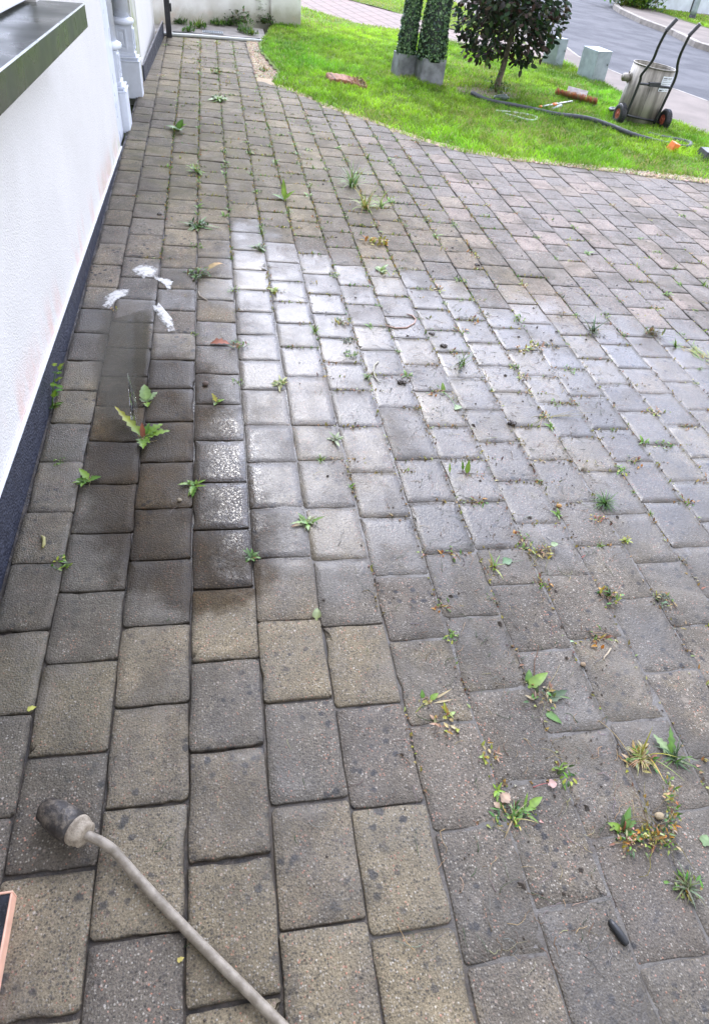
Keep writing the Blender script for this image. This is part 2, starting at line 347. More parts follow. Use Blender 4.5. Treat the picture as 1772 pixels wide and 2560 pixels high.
for k in range(0, 42):
    x1, x2 = X0 + k * W_, X0 + (k + 1) * W_
    if k == 0: x1 = -.588
    xc = (x1 + x2) / 2; ye = float(edge_y(xc))
    ys = list(ROW.get(k, []))
    half = (k % 2 == 1)
    drift = rng.normal(0, .02) if k > 8 else 0
    FF = [(F4[i] + F4[i + 1]) / 2 for i in range(len(F4) - 1)] if half else F4
    FF = [q + drift + rng.normal(0, .006) for q in FF]
    if ys: ys += [q for q in FF if q > ys[-1] + .13]
    else: ys = FF
    for a, b in zip(ys[:-1], ys[1:]):
        if a > float(edge_y(x2 if xc > .4 else xc)) - .03 and a > ye - .03: continue
        yc = (a + b) / 2
        jw = .0022 + abs(rng.normal(0, .0012)); wd, ln = x2 - x1 - jw, b - a - jw - abs(rng.normal(0, .0018)) * float(sstep(1.8, 1.0, yc) * sstep(1.0, .5, xc))
        if ln < .04: continue
        yc = (a + b) / 2
        ox, oy = rounded(wd, ln, .0085)
        wob = rng.normal(0, .0009, NO) + np.repeat(rng.normal(0, .0008, NO // 4), 4); wob = (wob + np.roll(wob, 1) + np.roll(wob, -1)) / 2.2
        chip = np.zeros(NO)
        for _ in range(rng.integers(0, 4)):
            q = rng.integers(NO); w3 = rng.integers(1, 4); chip[[(q + e3) % NO for e3 in range(w3)]] = -rng.uniform(.001, .0045)
        tx_, ty_ = np.roll(ox, -1) - np.roll(ox, 1), np.roll(oy, -1) - np.roll(oy, 1); tl = np.hypot(tx_, ty_) + 1e-9; nx, ny = ty_ / tl, -tx_ / tl
        rot = rng.normal(0, .006); cr_, sr_ = math.cos(rot), math.sin(rot)
        tx, ty = rng.normal(0, .0038, 2); dz = rng.normal(0, .0011 + .0013 * float(sstep(1.6, .9, yc) * sstep(.9, .5, xc)))
        far = 1.0 if yc < 4 else .5
        if zone_wet(xc, yc) > .45: tx *= .5; ty *= .5; dz *= .6
        if mudfill(xc, yc) > .2: dz = max(dz, -.0004); tx *= .5; ty *= .5
        rings = []
        for ins, zz, wk in ((0, -.05, .4), (.000, -.0052, 1), (.0006, -.0020, 1.1), (.0024, -.0003, 1.5), (-1, .0001, 0)):
            if ins < 0: rings.append(np.stack([ox * .72, oy * .72, np.full(NO, zz)], 1)); continue
            px = ox + nx * ((wob + chip) * wk - ins) ; py = oy + ny * ((wob + chip) * wk - ins)
            rings.append(np.stack([px, py, np.full(NO, zz) + rng.normal(0, .0002, NO)], 1))
        P = np.concatenate(rings + [np.array([[0, 0, .0002]])])
        X = xc + P[:, 0] * cr_ - P[:, 1] * sr_; Y = yc + P[:, 0] * sr_ + P[:, 1] * cr_
        Y = np.minimum(Y, edge_y(X))
        Z = -CROSS * X + P[:, 2] + dz + tx * P[:, 0] * far + ty * P[:, 1] * far + pav_dip(X, Y)
        VV.append(np.stack([X, Y, Z], 1)); l_, z_ = ring_faces(nv); LL.append(l_); SS += z_
        tone = rng.random(); 
        if yc < 1.3 and xc < .35: tone = rng.choice([.0, .12, .3, .8, 1.0, 1.1])
        elif xc > .3 and yc < 1.4: tone = rng.uniform(0, .55)
        PV.append(np.tile([tone, rng.random(), rng.random(), 1], (len(P), 1)))
        pj = np.clip(zone_pink(xc, yc) + rng.normal(0, .18) * (zone_pink(xc, yc) > .05), 0, 1)
        ZN.append(np.stack([zone_wet(X, Y) + rng.normal(0, .05), np.full(len(P), pj), zone_green(X, Y), np.ones(len(P))], 1))
        mdf = 1 - .8 * float(np.clip(mudfill(xc, yc), 0, 1)); RIM.append(np.concatenate([np.ones(3 * NO), np.full(NO, .75), np.zeros(NO + 1)]) * mdf)
        nv += len(P); joints.append((x2, yc, 1)); joints.append((xc, b, 0)); joints.append((x2, b, 2))
drv = np_mesh('driveway', np.concatenate(VV), np.concatenate(LL), SS, M['paver'], True,
              {'rim': ('FLOAT', np.concatenate(RIM)), 'soak': ('FLOAT', zone_soak(np.concatenate(VV)[:, 0], np.concatenate(VV)[:, 1])), 'glit': ('FLOAT', zone_glit(np.concatenate(VV)[:, 0], np.concatenate(VV)[:, 1])), 'pv': ('FLOAT_COLOR', np.concatenate(PV)), 'zone': ('FLOAT_COLOR', np.concatenate(ZN))})
tag(drv, 'wet block paved driveway of grey and buff tumbled concrete pavers', None, None, 'structure')
joints = [j for j in joints if j[1] < edge_y(j[0]) - .03 and j[0] < 4.5]

# bedding in the joints: sand, mud smeared higher at the lower right
def grid(name, x0, x1, y0, y1, nx, ny, zf, mat, attrs=None, keep=None):
    gx, gy = np.meshgrid(np.linspace(x0, x1, nx), np.linspace(y0, y1, ny)); X, Y = gx.ravel(), gy.ravel()
    V = np.stack([X, Y, zf(X, Y)], 1); i = (np.arange(ny - 1)[:, None] * nx + np.arange(nx - 1)[None]).ravel()
    F = np.stack([i, i + 1, i + nx + 1, i + nx], 1)
    if attrs == 'MUD': attrs = {'mud': ('FLOAT', mudfill(X, Y)), 'wetj': ('FLOAT', np.clip(zone_glit(X, Y) + zone_soak(X, Y) + .8 * zone_wet(X, Y), 0, 1))}
    if keep is not None:
        cx_, cy_ = X[F].mean(1), Y[F].mean(1); F = F[keep(cx_, cy_)]
    return np_mesh(name, V, F.ravel(), [4] * len(F), mat, True, attrs)
t = NT('joint soil'); M['bed'] = t.done(t.mix(t.math('MULTIPLY', t.attr('mud', 'Fac'), t.ramp(t.noise(14, 5, .7), .3, .55)), t.mix(t.ramp(t.noise(40, 5, .65), .35, .7), (.020, .016, .012), (.070, .052, .036)), t.mix(t.noise(130, 4, .7), (.060, .054, .046), (.135, .124, .108))), t.math('SUBTRACT', t.ramp(t.noise(12, 3), .4, .65, .45, .85), t.math('MULTIPLY', t.attr('wetj', 'Fac'), .48)), t.bump(t.noise(160, 5, .7), .0028))
tag(grid('joint_sand', -.60, 6.3, -1.0, 8.7, 230, 320, lambda X, Y: -CROSS * X - .0095 + pav_dip(X, Y) +   .0078 * mudfill(X, Y) + .0032 * (vnoise(X, Y, 26) - .5),
         M['bed'], 'MUD', lambda x, y: y < edge_y(x) + .0), kind='structure')
# standing water
def water_mat(name, turb, bump, scale):
    t = NT(name); gl = t.n('BsdfGlossy', Roughness=.02); tr = t.n('BsdfTransparent'); tr.inputs[0].default_value = (.88, .86, .82, 1)
    df = t.n('BsdfDiffuse'); df.inputs[0].default_value = (.20, .185, .15, 1); m0 = t.n('MixShader', Fac=turb); t.l(tr.outputs[0], m0.inputs[1]); t.l(df.outputs[0], m0.inputs[2])
    fr = t.n('Fresnel', IOR=1.34); ms = t.n('MixShader'); nb = t.bump(t.noise(scale, 3, .5), bump, .6); t.l(nb, gl.inputs['Normal']); t.l(nb, fr.inputs['Normal'])
    t.l(fr.outputs[0], ms.inputs[0]); t.l(m0.outputs[0], ms.inputs[1]); t.l(gl.outputs[0], ms.inputs[2])
    clear = t.n('BsdfTransparent'); me = t.n('MixShader'); ef = t.ramp(t.math('ADD', t.attr('depth', 'Fac'), t.math('MULTIPLY', t.math('SUBTRACT', t.noise(15, 6, .75), .5), 1.1)), .12, .80)
    t.l(ef, me.inputs[0]); t.l(clear.outputs[0], me.inputs[1]); t.l(ms.outputs[0], me.inputs[2]); t.l(me.outputs[0], t.t.nodes['Material Output'].inputs[0]); return t.m
M['water'] = water_mat('puddle water', .24, .0005, 30);
def puddle(P, dz, mat='water'):
    P = [Vector(p) for p in P]; n = len(P); pts = []
    for i in range(n):                                   # Catmull-Rom outline with a ragged rim
        p0, p1, p2, p3 = P[i - 1], P[i], P[(i + 1) % n], P[(i + 2) % n]
        for q in range(8):
            s = q / 8; pts.append(.5 * ((2 * p1) + (p2 - p0) * s + (2 * p0 - 5 * p1 + 4 * p2 - p3) * s * s + (3 * p1 - p0 - 3 * p2 + p3) * s ** 3) + Vector((random.gauss(0, .003), random.gauss(0, .003), 0)))
    cx_ = sum((p for p in pts), Vector()) / len(pts); mb = MB(); rings = 10; m = len(pts); vs = []
    for r in range(rings):
        for p in pts:
            q = cx_.lerp(p, 1 - r / rings); vs.append((q.x, q.y, -CROSS * q.x + dz))
    vs.append((cx_.x, cx_.y, -CROSS * cx_.x + dz))
    fs = [(r * m + i, r * m + (i + 1) % m, (r + 1) * m + (i + 1) % m, (r + 1) * m + i) for r in range(rings - 1) for i in range(m)]
    fs += [((rings - 1) * m + i, (rings - 1) * m + (i + 1) % m, rings * m) for i in range(m)]
    if sum((pts[i].x * pts[(i + 1) % m].y - pts[(i + 1) % m].x * pts[i].y) for i in range(m)) < 0: fs = [tuple(reversed(f)) for f in fs]
    mb.add(vs, fs); o = mb.build('puddle', M[mat]); d_ = o.data.attributes.new('depth', 'FLOAT', 'POINT')
    d_.data.foreach_set('value', np.array([min(1, r / 5) for r in range(rings) for _ in range(m)] + [1.0], np.float32)); return tag(o, kind='structure')
puddle(PUD, .0002)

# ------------------------------------------------------------------ ground, lawn, road
t = NT('earth'); M['earth'] = t.done(t.mix(t.ramp(t.noise(3, 5), .35, .65), (.05, .075, .02), (.10, .12, .035)), .95)
grd = grid('ground', -60, 90, -30, 160, 61, 77, lambda X, Y: -CROSS * np.clip(X, -4, 22) - .09, M['earth']); tag(grd, kind='structure')
t = NT('lawn soil'); M['lawn'] = t.done(t.mix(t.ramp(t.noise(9, 5), .35, .65), (.075, .125, .012), (.120, .175, .022)), .95, t.bump(t.noise(60, 4), .02))
KERB_IN = [(4.9, 4.6), (4.86, 6.61), (4.73, 7.13), (4.67, 8.34), (4.72, 8.86), (4.6, 9.73), (4.5, 11.0), (4.5, 15.2), (4.5, 30)]
def lawn_right(y): return np.interp(y, [k[1] for k in KERB_IN], [k[0] for k in KERB_IN])
PATH_LO = [(.9, 12.0), (1.29, 11.53), (1.94, 10.81), (2.54, 10.72), (3.17, 10.26), (3.9, 10.0), (4.6, 9.75)]
PATH_HI = [(.9, 13.6), (1.4, 13.4), (2.19, 13.11), (2.95, 12.27), (3.50, 11.42), (4.6, 10.9)]
def plo(x): return np.interp(x, [p[0] for p in PATH_LO], [p[1] for p in PATH_LO])
def phi(x): return np.interp(x, [p[0] for p in PATH_HI], [p[1] for p in PATH_HI])
def lump(X, Y): return (.018 * vnoise(X, Y, 1.3, 3) + .01 * vnoise(X, Y, 4, 4)) * sstep(.05, .45, Y - edge_y(X))
def lawn_ok(x, y):
    a = (y > edge_y(x) + .004) & (x < lawn_right(y)) & (y < 26)
    left = np.interp(y, [6.8, 7.3, 7.7, 8.2, 8.8, 9.0, 9.9], [.52, .62, .56, .50, .54, .60, .75])
    a &= (x > np.where(y < 9.95, left, 1.08)) & ~((y > plo(x)) & (y < phi(x)))
    a &= ~((x > 2.7) & (y < edge_y(x) + .06 * sstep(2.7, 3.3, x) * (1 + .8 * vnoise(x, y, 8, 2))))
    return a
tag(grid('lawn', .3, 5.0, 4.9, 26, 180, 500, lambda X, Y: -CROSS * X - .006 + .010 * sstep(.0, .12, Y - edge_y(X)) + lump(X, Y), M['lawn'], None, lambda x, y: lawn_ok(x, y) | lawn_ok(x + .03, y) | lawn_ok(x, y + .03)), kind='structure')
def blades(name, n, region, ok, hmin, hmax, wd, mat, colf, zf, lean=.5, sub=None):
    x = rng.uniform(region[0], region[1], n); y = rng.uniform(region[2], region[3], n)
    m = ok(x, y)
    if sub is not None: m &= rng.random(n) < sub(x, y)
    x, y = x[m], y[m]; n = len(x); z = zf(x, y)
    h = rng.uniform(hmin, hmax, n) * (.6 + .8 * vnoise(x, y, 3.5, 9)); az = rng.uniform(0, 2 * np.pi, n); fa = rng.uniform(0, 2 * np.pi, n)
    ln = h * rng.uniform(.1, lean * 2, n); dx, dy = np.cos(az), np.sin(az); wx, wy = np.cos(fa) * wd / 2, np.sin(fa) * wd / 2
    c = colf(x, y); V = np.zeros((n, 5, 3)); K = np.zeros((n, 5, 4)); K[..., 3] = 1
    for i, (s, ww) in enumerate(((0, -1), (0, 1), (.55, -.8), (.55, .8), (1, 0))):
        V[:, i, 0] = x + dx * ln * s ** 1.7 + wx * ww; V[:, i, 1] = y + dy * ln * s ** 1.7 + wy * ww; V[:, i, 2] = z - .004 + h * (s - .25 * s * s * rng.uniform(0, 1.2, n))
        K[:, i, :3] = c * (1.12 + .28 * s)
    o = np.arange(n)[:, None] * 5
    L_ = np.concatenate([o + np.array([[0, 1, 3, 2]]), o + np.array([[2, 3, 4]])], 1).ravel()
    return np_mesh(name, V.reshape(-1, 3), L_, np.tile([4, 3], n), mat, False, {'col': ('FLOAT_COLOR', K.reshape(-1, 4))})
def grasscol(x, y):
    v = vnoise(x, y, 2.2, 5)[:, None]; u = vnoise(x, y, 11, 6)[:, None]; r = rng.random((len(x), 1))
    c = np.array([[.130, .335, .014]]) * (1 - v) + np.array([[.285, .475, .024]]) * v
    k3 = vnoise(x, y, .9, 21)[:, None]; c = c * (.45 + 1.1 * u) * (.68 + .64 * r) * (.66 + .68 * k3); dry = (rng.random((len(x), 1)) < .05 + .22 * (vnoise(x, y, 1.7, 31)[:, None] > .68) + .10 * (y[:, None] > 10))
    return np.where(dry, np.array([[.36, .33, .12]]), c)
lz = lambda x, y: -CROSS * x - .006 + .010 * sstep(.0, .12, y - edge_y(x)) + lump(x, y)
soil_patch = lambda x, y: np.exp(-(((x - 2.78) / .42) ** 2 + ((y - 7.45) / .22) ** 2) ** 1.5)
rag = lambda x, y: lawn_ok(x, y) | ((y > edge_y(x) - .055 * vnoise(x, y, 9, 41) ** 2) & (y < edge_y(x) + .02) & (x > .6) & (x < 4.9) & (rng.random(len(x)) < .5))
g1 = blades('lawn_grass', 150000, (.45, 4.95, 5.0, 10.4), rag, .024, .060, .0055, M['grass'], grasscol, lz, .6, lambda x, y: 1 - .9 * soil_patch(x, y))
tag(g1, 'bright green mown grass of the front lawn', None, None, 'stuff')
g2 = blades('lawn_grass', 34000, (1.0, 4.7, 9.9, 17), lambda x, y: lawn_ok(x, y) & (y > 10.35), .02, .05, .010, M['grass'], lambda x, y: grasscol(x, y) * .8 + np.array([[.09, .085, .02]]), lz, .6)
tag(g2, 'yellowish grass beyond the neighbouring paved path', None, None, 'stuff')
# neighbouring path
t = NT('pink paver path'); u1 = t.n('TexBrick', Scale=1.0); u1.offset = .5; u1.inputs['Mortar Size'].default_value = .012; u1.inputs['Brick Width'].default_value = .30; u1.inputs['Row Height'].default_value = .20
u1.inputs['Color1'].default_value = (.26, .195, .175, 1); u1.inputs['Color2'].default_value = (.225, .185, .17, 1); u1.inputs['Mortar'].default_value = (.10, .085, .06, 1)
mpn = t.n('Mapping'); mpn.inputs['Rotation'].default_value = (0, 0, 1.35); t.l(t.co(), mpn.inputs[0]); t.l(mpn.outputs[0], u1.inputs['Vector'])
M['pinkpath'] = t.done(t.mix(.35, u1.outputs['Color'], t.mix(t.noise(25, 4), (.15, .125, .115), (.30, .25, .225))), .85, t.bump(u1.outputs['Fac'], -.004), None, .15)
tag(grid('paved_path', .9, 4.62, 9.6, 13.7, 120, 130, lambda X, Y: -CROSS * X + .012, M['pinkpath'], None, lambda x, y: (y > plo(x)) & (y < phi(x))), kind='structure')
# street: footpath, road, kerbs
t = NT('asphalt'); M['asphalt'] = t.done(t.mix(1.0, t.mix(t.ramp(t.noise(2.0, 6, .6), .3, .7), (.070, .072, .080), (.115, .116, .124)), t.mix(t.noise(140, 3, .7), (.75, .75, .75), (1.3, 1.3, 1.3)), 'MULTIPLY'), .85, t.bump(t.noise(220, 3), .003), None, .15)
t = NT('footpath concrete'); M['footpath'] = t.done(t.mix(1.0, t.mix(t.ramp(t.noise(1.6, 5), .3, .7), (.165, .145, .130), (.225, .195, .175)), t.mix(t.noise(90, 4, .7), (.75, .75, .75), (1.25, 1.25, 1.25)), 'MULTIPLY'), .9, t.bump(t.noise(180, 3), .002), None, .15)
NEAR = [(7.4, 5.2), (6.65, 7.2), (6.03, 8.48), (5.87, 9.0), (5.43, 9.25), (5.33, 9.78), (5.2, 10.6), (5.35, 11.55), (5.5, 14), (5.6, 18), (5.7, 40)]
FAR = [(9.6, 3), (9.3, 10), (8.95, 13.1), (8.85, 13.5), (9.12, 14.8), (9.09, 16.1), (9.3, 17.5), (9.5, 18.25), (9.75, 18.8), (10.4, 19.2), (12, 19.6), (30, 21.0)]
def strip(name, A, B, dz, mat, n=60, h=None):
    A = np.array(A, float); B = np.array(B, float)
    def res(P):
        d = np.concatenate([[0], np.cumsum(np.hypot(*np.diff(P, axis=0).T))]); s = np.linspace(0, d[-1], n); return np.stack([np.interp(s, d, P[:, 0]), np.interp(s, d, P[:, 1])], 1)
    a, b = res(A), res(B); m = 6; vs, fs = [], []
    for i in range(n):
        for j in range(m):
            p = a[i] * (1 - j / (m - 1)) + b[i] * j / (m - 1); vs.append((p[0], p[1], gz(p[0]) + dz))
    fs = [(i * m + j, i * m + j + 1, (i + 1) * m + j + 1, (i + 1) * m + j) for i in range(n - 1) for j in range(m - 1)]
    mb = MB(); mb.add(vs, fs); return tag(mb.build(name, mat), kind='structure')
strip('footpath', [(4.7, 4.6), (4.66, 6.61), (4.55, 7.13), (4.5, 8.34), (4.5, 8.86), (4.45, 9.73), (4.4, 11), (4.45, 14), (4.5, 18), (4.5, 40)], NEAR, .001, M['footpath'])
strip('road', NEAR, [(9.75, 3), (9.45, 10), (9.1, 13.1), (9.0, 13.5), (9.27, 14.8), (9.24, 16.1), (9.45, 17.4), (9.62, 18.2), (9.8, 19), (10.4, 26), (10.4, 40)], -.02, M['asphalt'])
strip('side_road', [(9.3, 17.6), (9.62, 18.3), (9.9, 18.85), (10.5, 19.3), (12, 19.8), (30, 21.2)], [(8, 30), (9, 32), (10, 33), (12, 34), (16, 34), (34, 34)], -.016, M['asphalt'])
def kerb(P, wd, h, base, name='kerb'):
    P = [Vector((p[0], p[1], 0)) for p in P]; mb = MB(); pts = []
    for a, b in zip(P[:-1], P[1:]):
        k = max(1, int((b - a).length / .9))
        pts += [a.lerp(b, i / k) for i in range(k)]
    pts.append(P[-1])
    for a, b in zip(pts[:-1], pts[1:]):
        d = (b - a); L_ = d.length
        if L_ < 1e-4: continue
        d.normalize(); nrm = Vector((-d.y, d.x, 0)); a2 = a + d * .004; b2 = b - d * .004; vs = []
        for z in (base, h):
            for s in (0, wd):
                for q in (a2, b2): p = q - nrm * s; vs.append(Vector((p.x, p.y, gz(p.x) + z)))
        mb.hexa(vs)
    return tag(mb.build(name, M['concrete'], bevel=.008), kind='structure')
kerb(list(reversed(NEAR)), .05, .006, -.06)
kerb(FAR, .13, .075, -.06)
strip('far_footpath', [(9.72, 3), (9.42, 10), (9.07, 13.1), (8.97, 13.5), (9.24, 14.8), (9.21, 16.1), (9.42, 17.4), (9.62, 18.1), (9.9, 18.65), (10.5, 19.05), (12, 19.45), (30, 20.9)],
      [(12.2, 3), (11.9, 10), (11.3, 14), (11.05, 15), (10.9, 16), (10.75, 17), (10.75, 17.7), (10.85, 18.2), (11.0, 18.5), (11.4, 18.75), (12.4, 19.0), (30, 20.2)], .068, M['footpath'])
strip('far_verge', [(12.1, 3), (11.8, 10), (11.2, 14), (10.95, 15), (10.8, 16), (10.65, 17), (10.7, 18.2)], [(16, 3), (16, 10), (15.5, 14), (15, 16), (14, 18), (12.5, 19.1), (11.0, 18.9)], .074, M['lawn'])
xs = lambda x, y: (x > np.interp(y, [3, 10, 14, 16, 18.3], [12.15, 11.85, 11.25, 10.85, 10.75])) & (y < 18.9)
g3 = blades('verge_grass', 26000, (10.6, 15, 12, 19), xs, .03, .07, .02, M['grass'], lambda x, y: grasscol(x, y) * .9 + np.array([[.05, .06, .01]]), lambda x, y: -CROSS * x + .074, .6)
tag(g3, 'strip of green grass beside the far footpath', None, None, 'stuff')
# slabs behind the pipe at the garden wall
tag(grid('slab_path', -.62, .60, 8.6, 9.6, 30, 30, lambda X, Y: -CROSS * X - .006 + .004 * vnoise(X, Y, 6), M['concrete'], None, lambda x, y: y < 9.2 + .62 * (x + .42)), kind='structure')

# ------------------------------------------------------------------ house
def zl(y): return -.0435 * y
t = NT('white render'); co = t.co(); sp = t.n('SeparateXYZ'); t.l(co, sp.inputs[0])
hgt = t.math('ADD', sp.outputs[2], t.math('MULTIPLY', sp.outputs[1], .0435))          # height above the plinth line
pit = t.ramp(t.vor(170), .0, .42, 0.0, 1.0)
wc = t.mix(t.ramp(t.noise(2.5, 5), .3, .75), (.68, .665, .64), (.63, .615, .585))
wc = t.mix(t.math('MULTIPLY', t.ramp(t.noise(120, 4, .7), .62, .74), .5), wc, (.46, .45, .43))
mpn = t.n('Mapping'); mpn.inputs['Scale'].default_value = (1, 5, 1.6); t.l(co, mpn.inputs[0])
st = t.math('MULTIPLY', t.ramp(hgt, .25, .42, 1.0, 0.0), t.ramp(t.noise(1.1, 4, .6, mpn.outputs[0]), .42, .62))
wc = t.mix(t.math('MULTIPLY', st, t.math('MULTIPLY', t.noise(90, 3), .75)), wc, (.68, .34, .24))
gr = t.math('MULTIPLY', t.ramp(hgt, .24, .40, 1.0, 0.0), t.ramp(sp.outputs[1], 3.2, 4.6))
wc = t.mix(t.math('MULTIPLY', gr, t.ramp(t.noise(14, 4), .4, .7, 0, .55)), wc, (.36, .38, .20))
M['render'] = t.done(wc, .9, t.bump(t.math('ADD', t.math('MULTIPLY', t.vor(150), .8), t.noise(230, 3)), .0036, .6))
t = NT('navy plinth paint'); M['plinth'] = t.done(t.mix(t.ramp(t.noise(30, 4), .3, .7), (.016, .019, .034), (.032, .037, .058)), t.ramp(t.noise(20, 3), .3, .7, .35, .6), t.bump(t.math('ADD', t.vor(120), t.noise(170, 4)), .0042, .9))
M['white_paint'] = simple('glossy white paint', (.70, .74, .82), .35, .06, 12, .0008)
t = NT('mossy reveal'); M['reveal'] = t.done(t.mix(t.ramp(t.noise(6, 4), .35, .65), (.50, .50, .45), (.30, .33, .17)), .9, t.bump(t.noise(90, 4), .003))
house = empty('house', (-.6, 3, 0)); tag(house, 'white rendered bungalow wall with navy plinth, window sill and white door surround', 'house')
def shear(v): return [Vector((p[0], p[1], p[2] + zl(p[1]))) for p in v]
def sbox(mb, x0, x1, y0, y1, z0, z1, lo=None):
    vs = [(x, y, z) for z in (z0, z1) for y in (y0, y1) for x in (x0, x1)]; vs = shear(vs)
    if lo is not None:
        for i in range(4): vs[i].z = lo
    mb.hexa(vs)
mb = MB(); WX = -.605
sbox(mb, -.85, WX, -3.0, 1.1, .0, 2.75, -.25)            # before the window
sbox(mb, -.85, WX, 1.1, 3.03, .0, 1.135, -.25)           # under it
sbox(mb, -.85, WX, 1.1, 3.03, 2.25, 2.75)                # lintel
sbox(mb, -.85, WX, 3.03, 4.73, .0, 2.75, -.25)
mb.build('wall', M['render'], house)
mb = MB(); sbox(mb, -.9, -.575, 6.5, 8.42, 0, 2.85, -.25)
far = mb.build('wall', M['render'], house)
mb = MB(); sbox(mb, -.9, -.578, 6.1, 6.497, 0, 2.85, -.25); mb.build('door_reveal', M['reveal'], house)
mb = MB(); sbox(mb, -1.3, -1.2, 4.6, 6.6, 0, 2.85, -.25); sbox(mb, -1.2, -.86, 4.62, 4.70, 0, 2.85, -.25); sbox(mb, -1.2, -.905, 6.45, 6.55, 0, 2.85, -.25); mb.build('door_recess', M['soffit'], house)
mb = MB()
sbox(mb, WX + .001, WX + .008, -3.0, 4.74, 0, .24, -.2)
mb.build('plinth', M['plinth'], house, bevel=.003)
mb = MB(); vs = [(x, y, z) for z in (0, .42) for y in (6.5, 8.42) for x in (-.574, -.562)]
vs = [Vector((p[0] + (.075 * (p[1] - 6.5) / 1.92), p[1], p[2] - .28 + .02 * (p[1] - 6.5) / 1.92 if p[2] else -.2)) for p in vs]; mb.hexa(vs); mb.build('plinth', M['plinth'], house)
mb = MB(); sbox(mb, WX + .001, WX + .0105, -3.0, 4.745, .2405, .2465); mb.build('bead_trim', M['white_pvc'], house)
# window and sill
mb = MB(); sbox(mb, -.66, -.452, .9, 3.10, 1.080, 1.155)
sl = mb.build('window_sill', M['sill'], house, bevel=.004)
mb = MB(); sbox(mb, -.4535, -.4505, .9, 3.10, 1.1525, 1.1568); mb.build('edge_highlight', M['white_pvc'], sl)  # white strip painting in the highlight along the sill's top edge
mb = MB()
for (y0, y1, z0, z1) in ((1.11, 3.02, 1.165, 1.235), (1.11, 3.02, 2.18, 2.245), (1.11, 1.17, 1.235, 2.18), (2.96, 3.02, 1.235, 2.18), (2.03, 2.09, 1.235, 2.18)): sbox(mb, -.69, -.622, y0, y1, z0, z1)
wf = mb.build('window_frame', M['white_pvc'], house, bevel=.004)
mb = MB(); sbox(mb, -.668, -.655, 1.15, 2.98, 1.22, 2.2); mb.build('pane', M['dark_glass'], wf)
# door surround pilasters: plinth block, mouldings, panelled pedestal, torus ring, round column
def pilaster(cx_, y0, z0, wx=.16, wy=.17):
    x1 = cx_; x0 = cx_ - wx; mb = MB(); yc = y0 + wy / 2; xc = (x0 + x1) / 2
    mb.box((x0, y0, z0 - .02), (x1, y0 + wy, z0 + .225))
    p = mb.build('pilaster', M['white_paint'], house, bevel=.004)
    mb = MB()
    for i, (ins, za, zb) in enumerate(((-.006, .2255, .236), (.008, .2365, .246), (.002, .2465, .258), (.020, .2585, .284))): mb.box((x0 + ins, y0 + ins, z0 + za), (x1 - ins, y0 + wy - ins, z0 + zb))
    mb.build('moulding', M['white_paint'], p, bevel=.004)
    mb = MB(); ins = .028; mb.box((x0 + ins, y0 + ins, z0 + .2845), (x1 - ins, y0 + wy - ins, z0 + .457))
    for (yy, s) in ((y0 + ins, -1),):
        for (a, b, c, d, pr) in ((.018, .088, .018, .029, .008), (.018, .088, .138, .149, .008), (.018, .029, .029, .138, .008), (.077, .088, .029, .138, .008), (.040, .066, .044, .122, .006)):
            mb.box((x0 + ins + a, yy - pr, z0 + .285 + c), (x0 + ins + b, yy - .0002, z0 + .285 + d))
    xx = x1 - ins
    for (a, b, c, d, pr) in ((.020, .094, .018, .029, .008), (.020, .094, .138, .149, .008), (.020, .031, .029, .138, .008), (.083, .094, .029, .138, .008)):
        mb.box((xx + .0002, y0 + ins + a, z0 + .285 + c), (xx + pr, y0 + ins + b, z0 + .285 + d))
    mb.build('pedestal', M['white_paint'], p)
    mb = MB(); T = Matrix.Translation((xc, yc, z0))
    mb.lathe([(.060, .4575), (.074, .460), (.082, .468), (.084, .478), (.082, .488), (.074, .496), (.062, .499), (.058, .505)], 28, T); mb.build('torus_ring', M['white_paint'], p)
    mb = MB(); mb.lathe([(.056, .5055), (.054, 1.2), (.050, 2.25)], 28, T); mb.build('column', M['white_paint'], p)
pilaster(-.575, 5.12, .03, .16, .17); pilaster(-.548, 6.005, .03, .19, .13)
mb = MB(); mb.box((-.86, 4.76, .0), (-.62, 5.11, 2.3)); mb.build('door_jamb', M['white_paint'], house)
# eaves
mb = MB(); sbox(mb, -.90, -.02, -3.2, 8.6, 2.755, 2.78); mb.build('soffit', M['soffit'], house)
mb = MB(); sbox(mb, -.045, -.019, -3.2, 8.6, 2.7805, 2.94); mb.build('fascia', M['white_paint'], house)
mb = MB()
g = [(.055 * math.cos(a), .055 * math.sin(a)) for a in np.linspace(math.pi, 2 * math.pi, 9)]; g2_ = [(q[0] * .9, q[1] * .9) for q in reversed(g)]
pr = g + g2_; vs = [Vector((.04 + q[0], y, 2.92 + q[1] + zl(y))) for y in (-3.2, 8.6) for q in pr]; n = len(pr)
mb.add(vs, [(i, (i + 1) % n, n + (i + 1) % n, n + i) for i in range(n)]); mb.build('gutter', M['black_paint'], house)
mb = MB(); vs = shear([(0.0, -3.2, 2.955), (-4.5, -3.2, 4.6), (0.0, 8.6, 2.955), (-4.5, 8.6, 4.6), (0.0, -3.2, 2.99), (-4.5, -3.2, 4.64), (0.0, 8.6, 2.99), (-4.5, 8.6, 4.64)])
mb.hexa(vs); mb.build('roof', M['tile'], house)
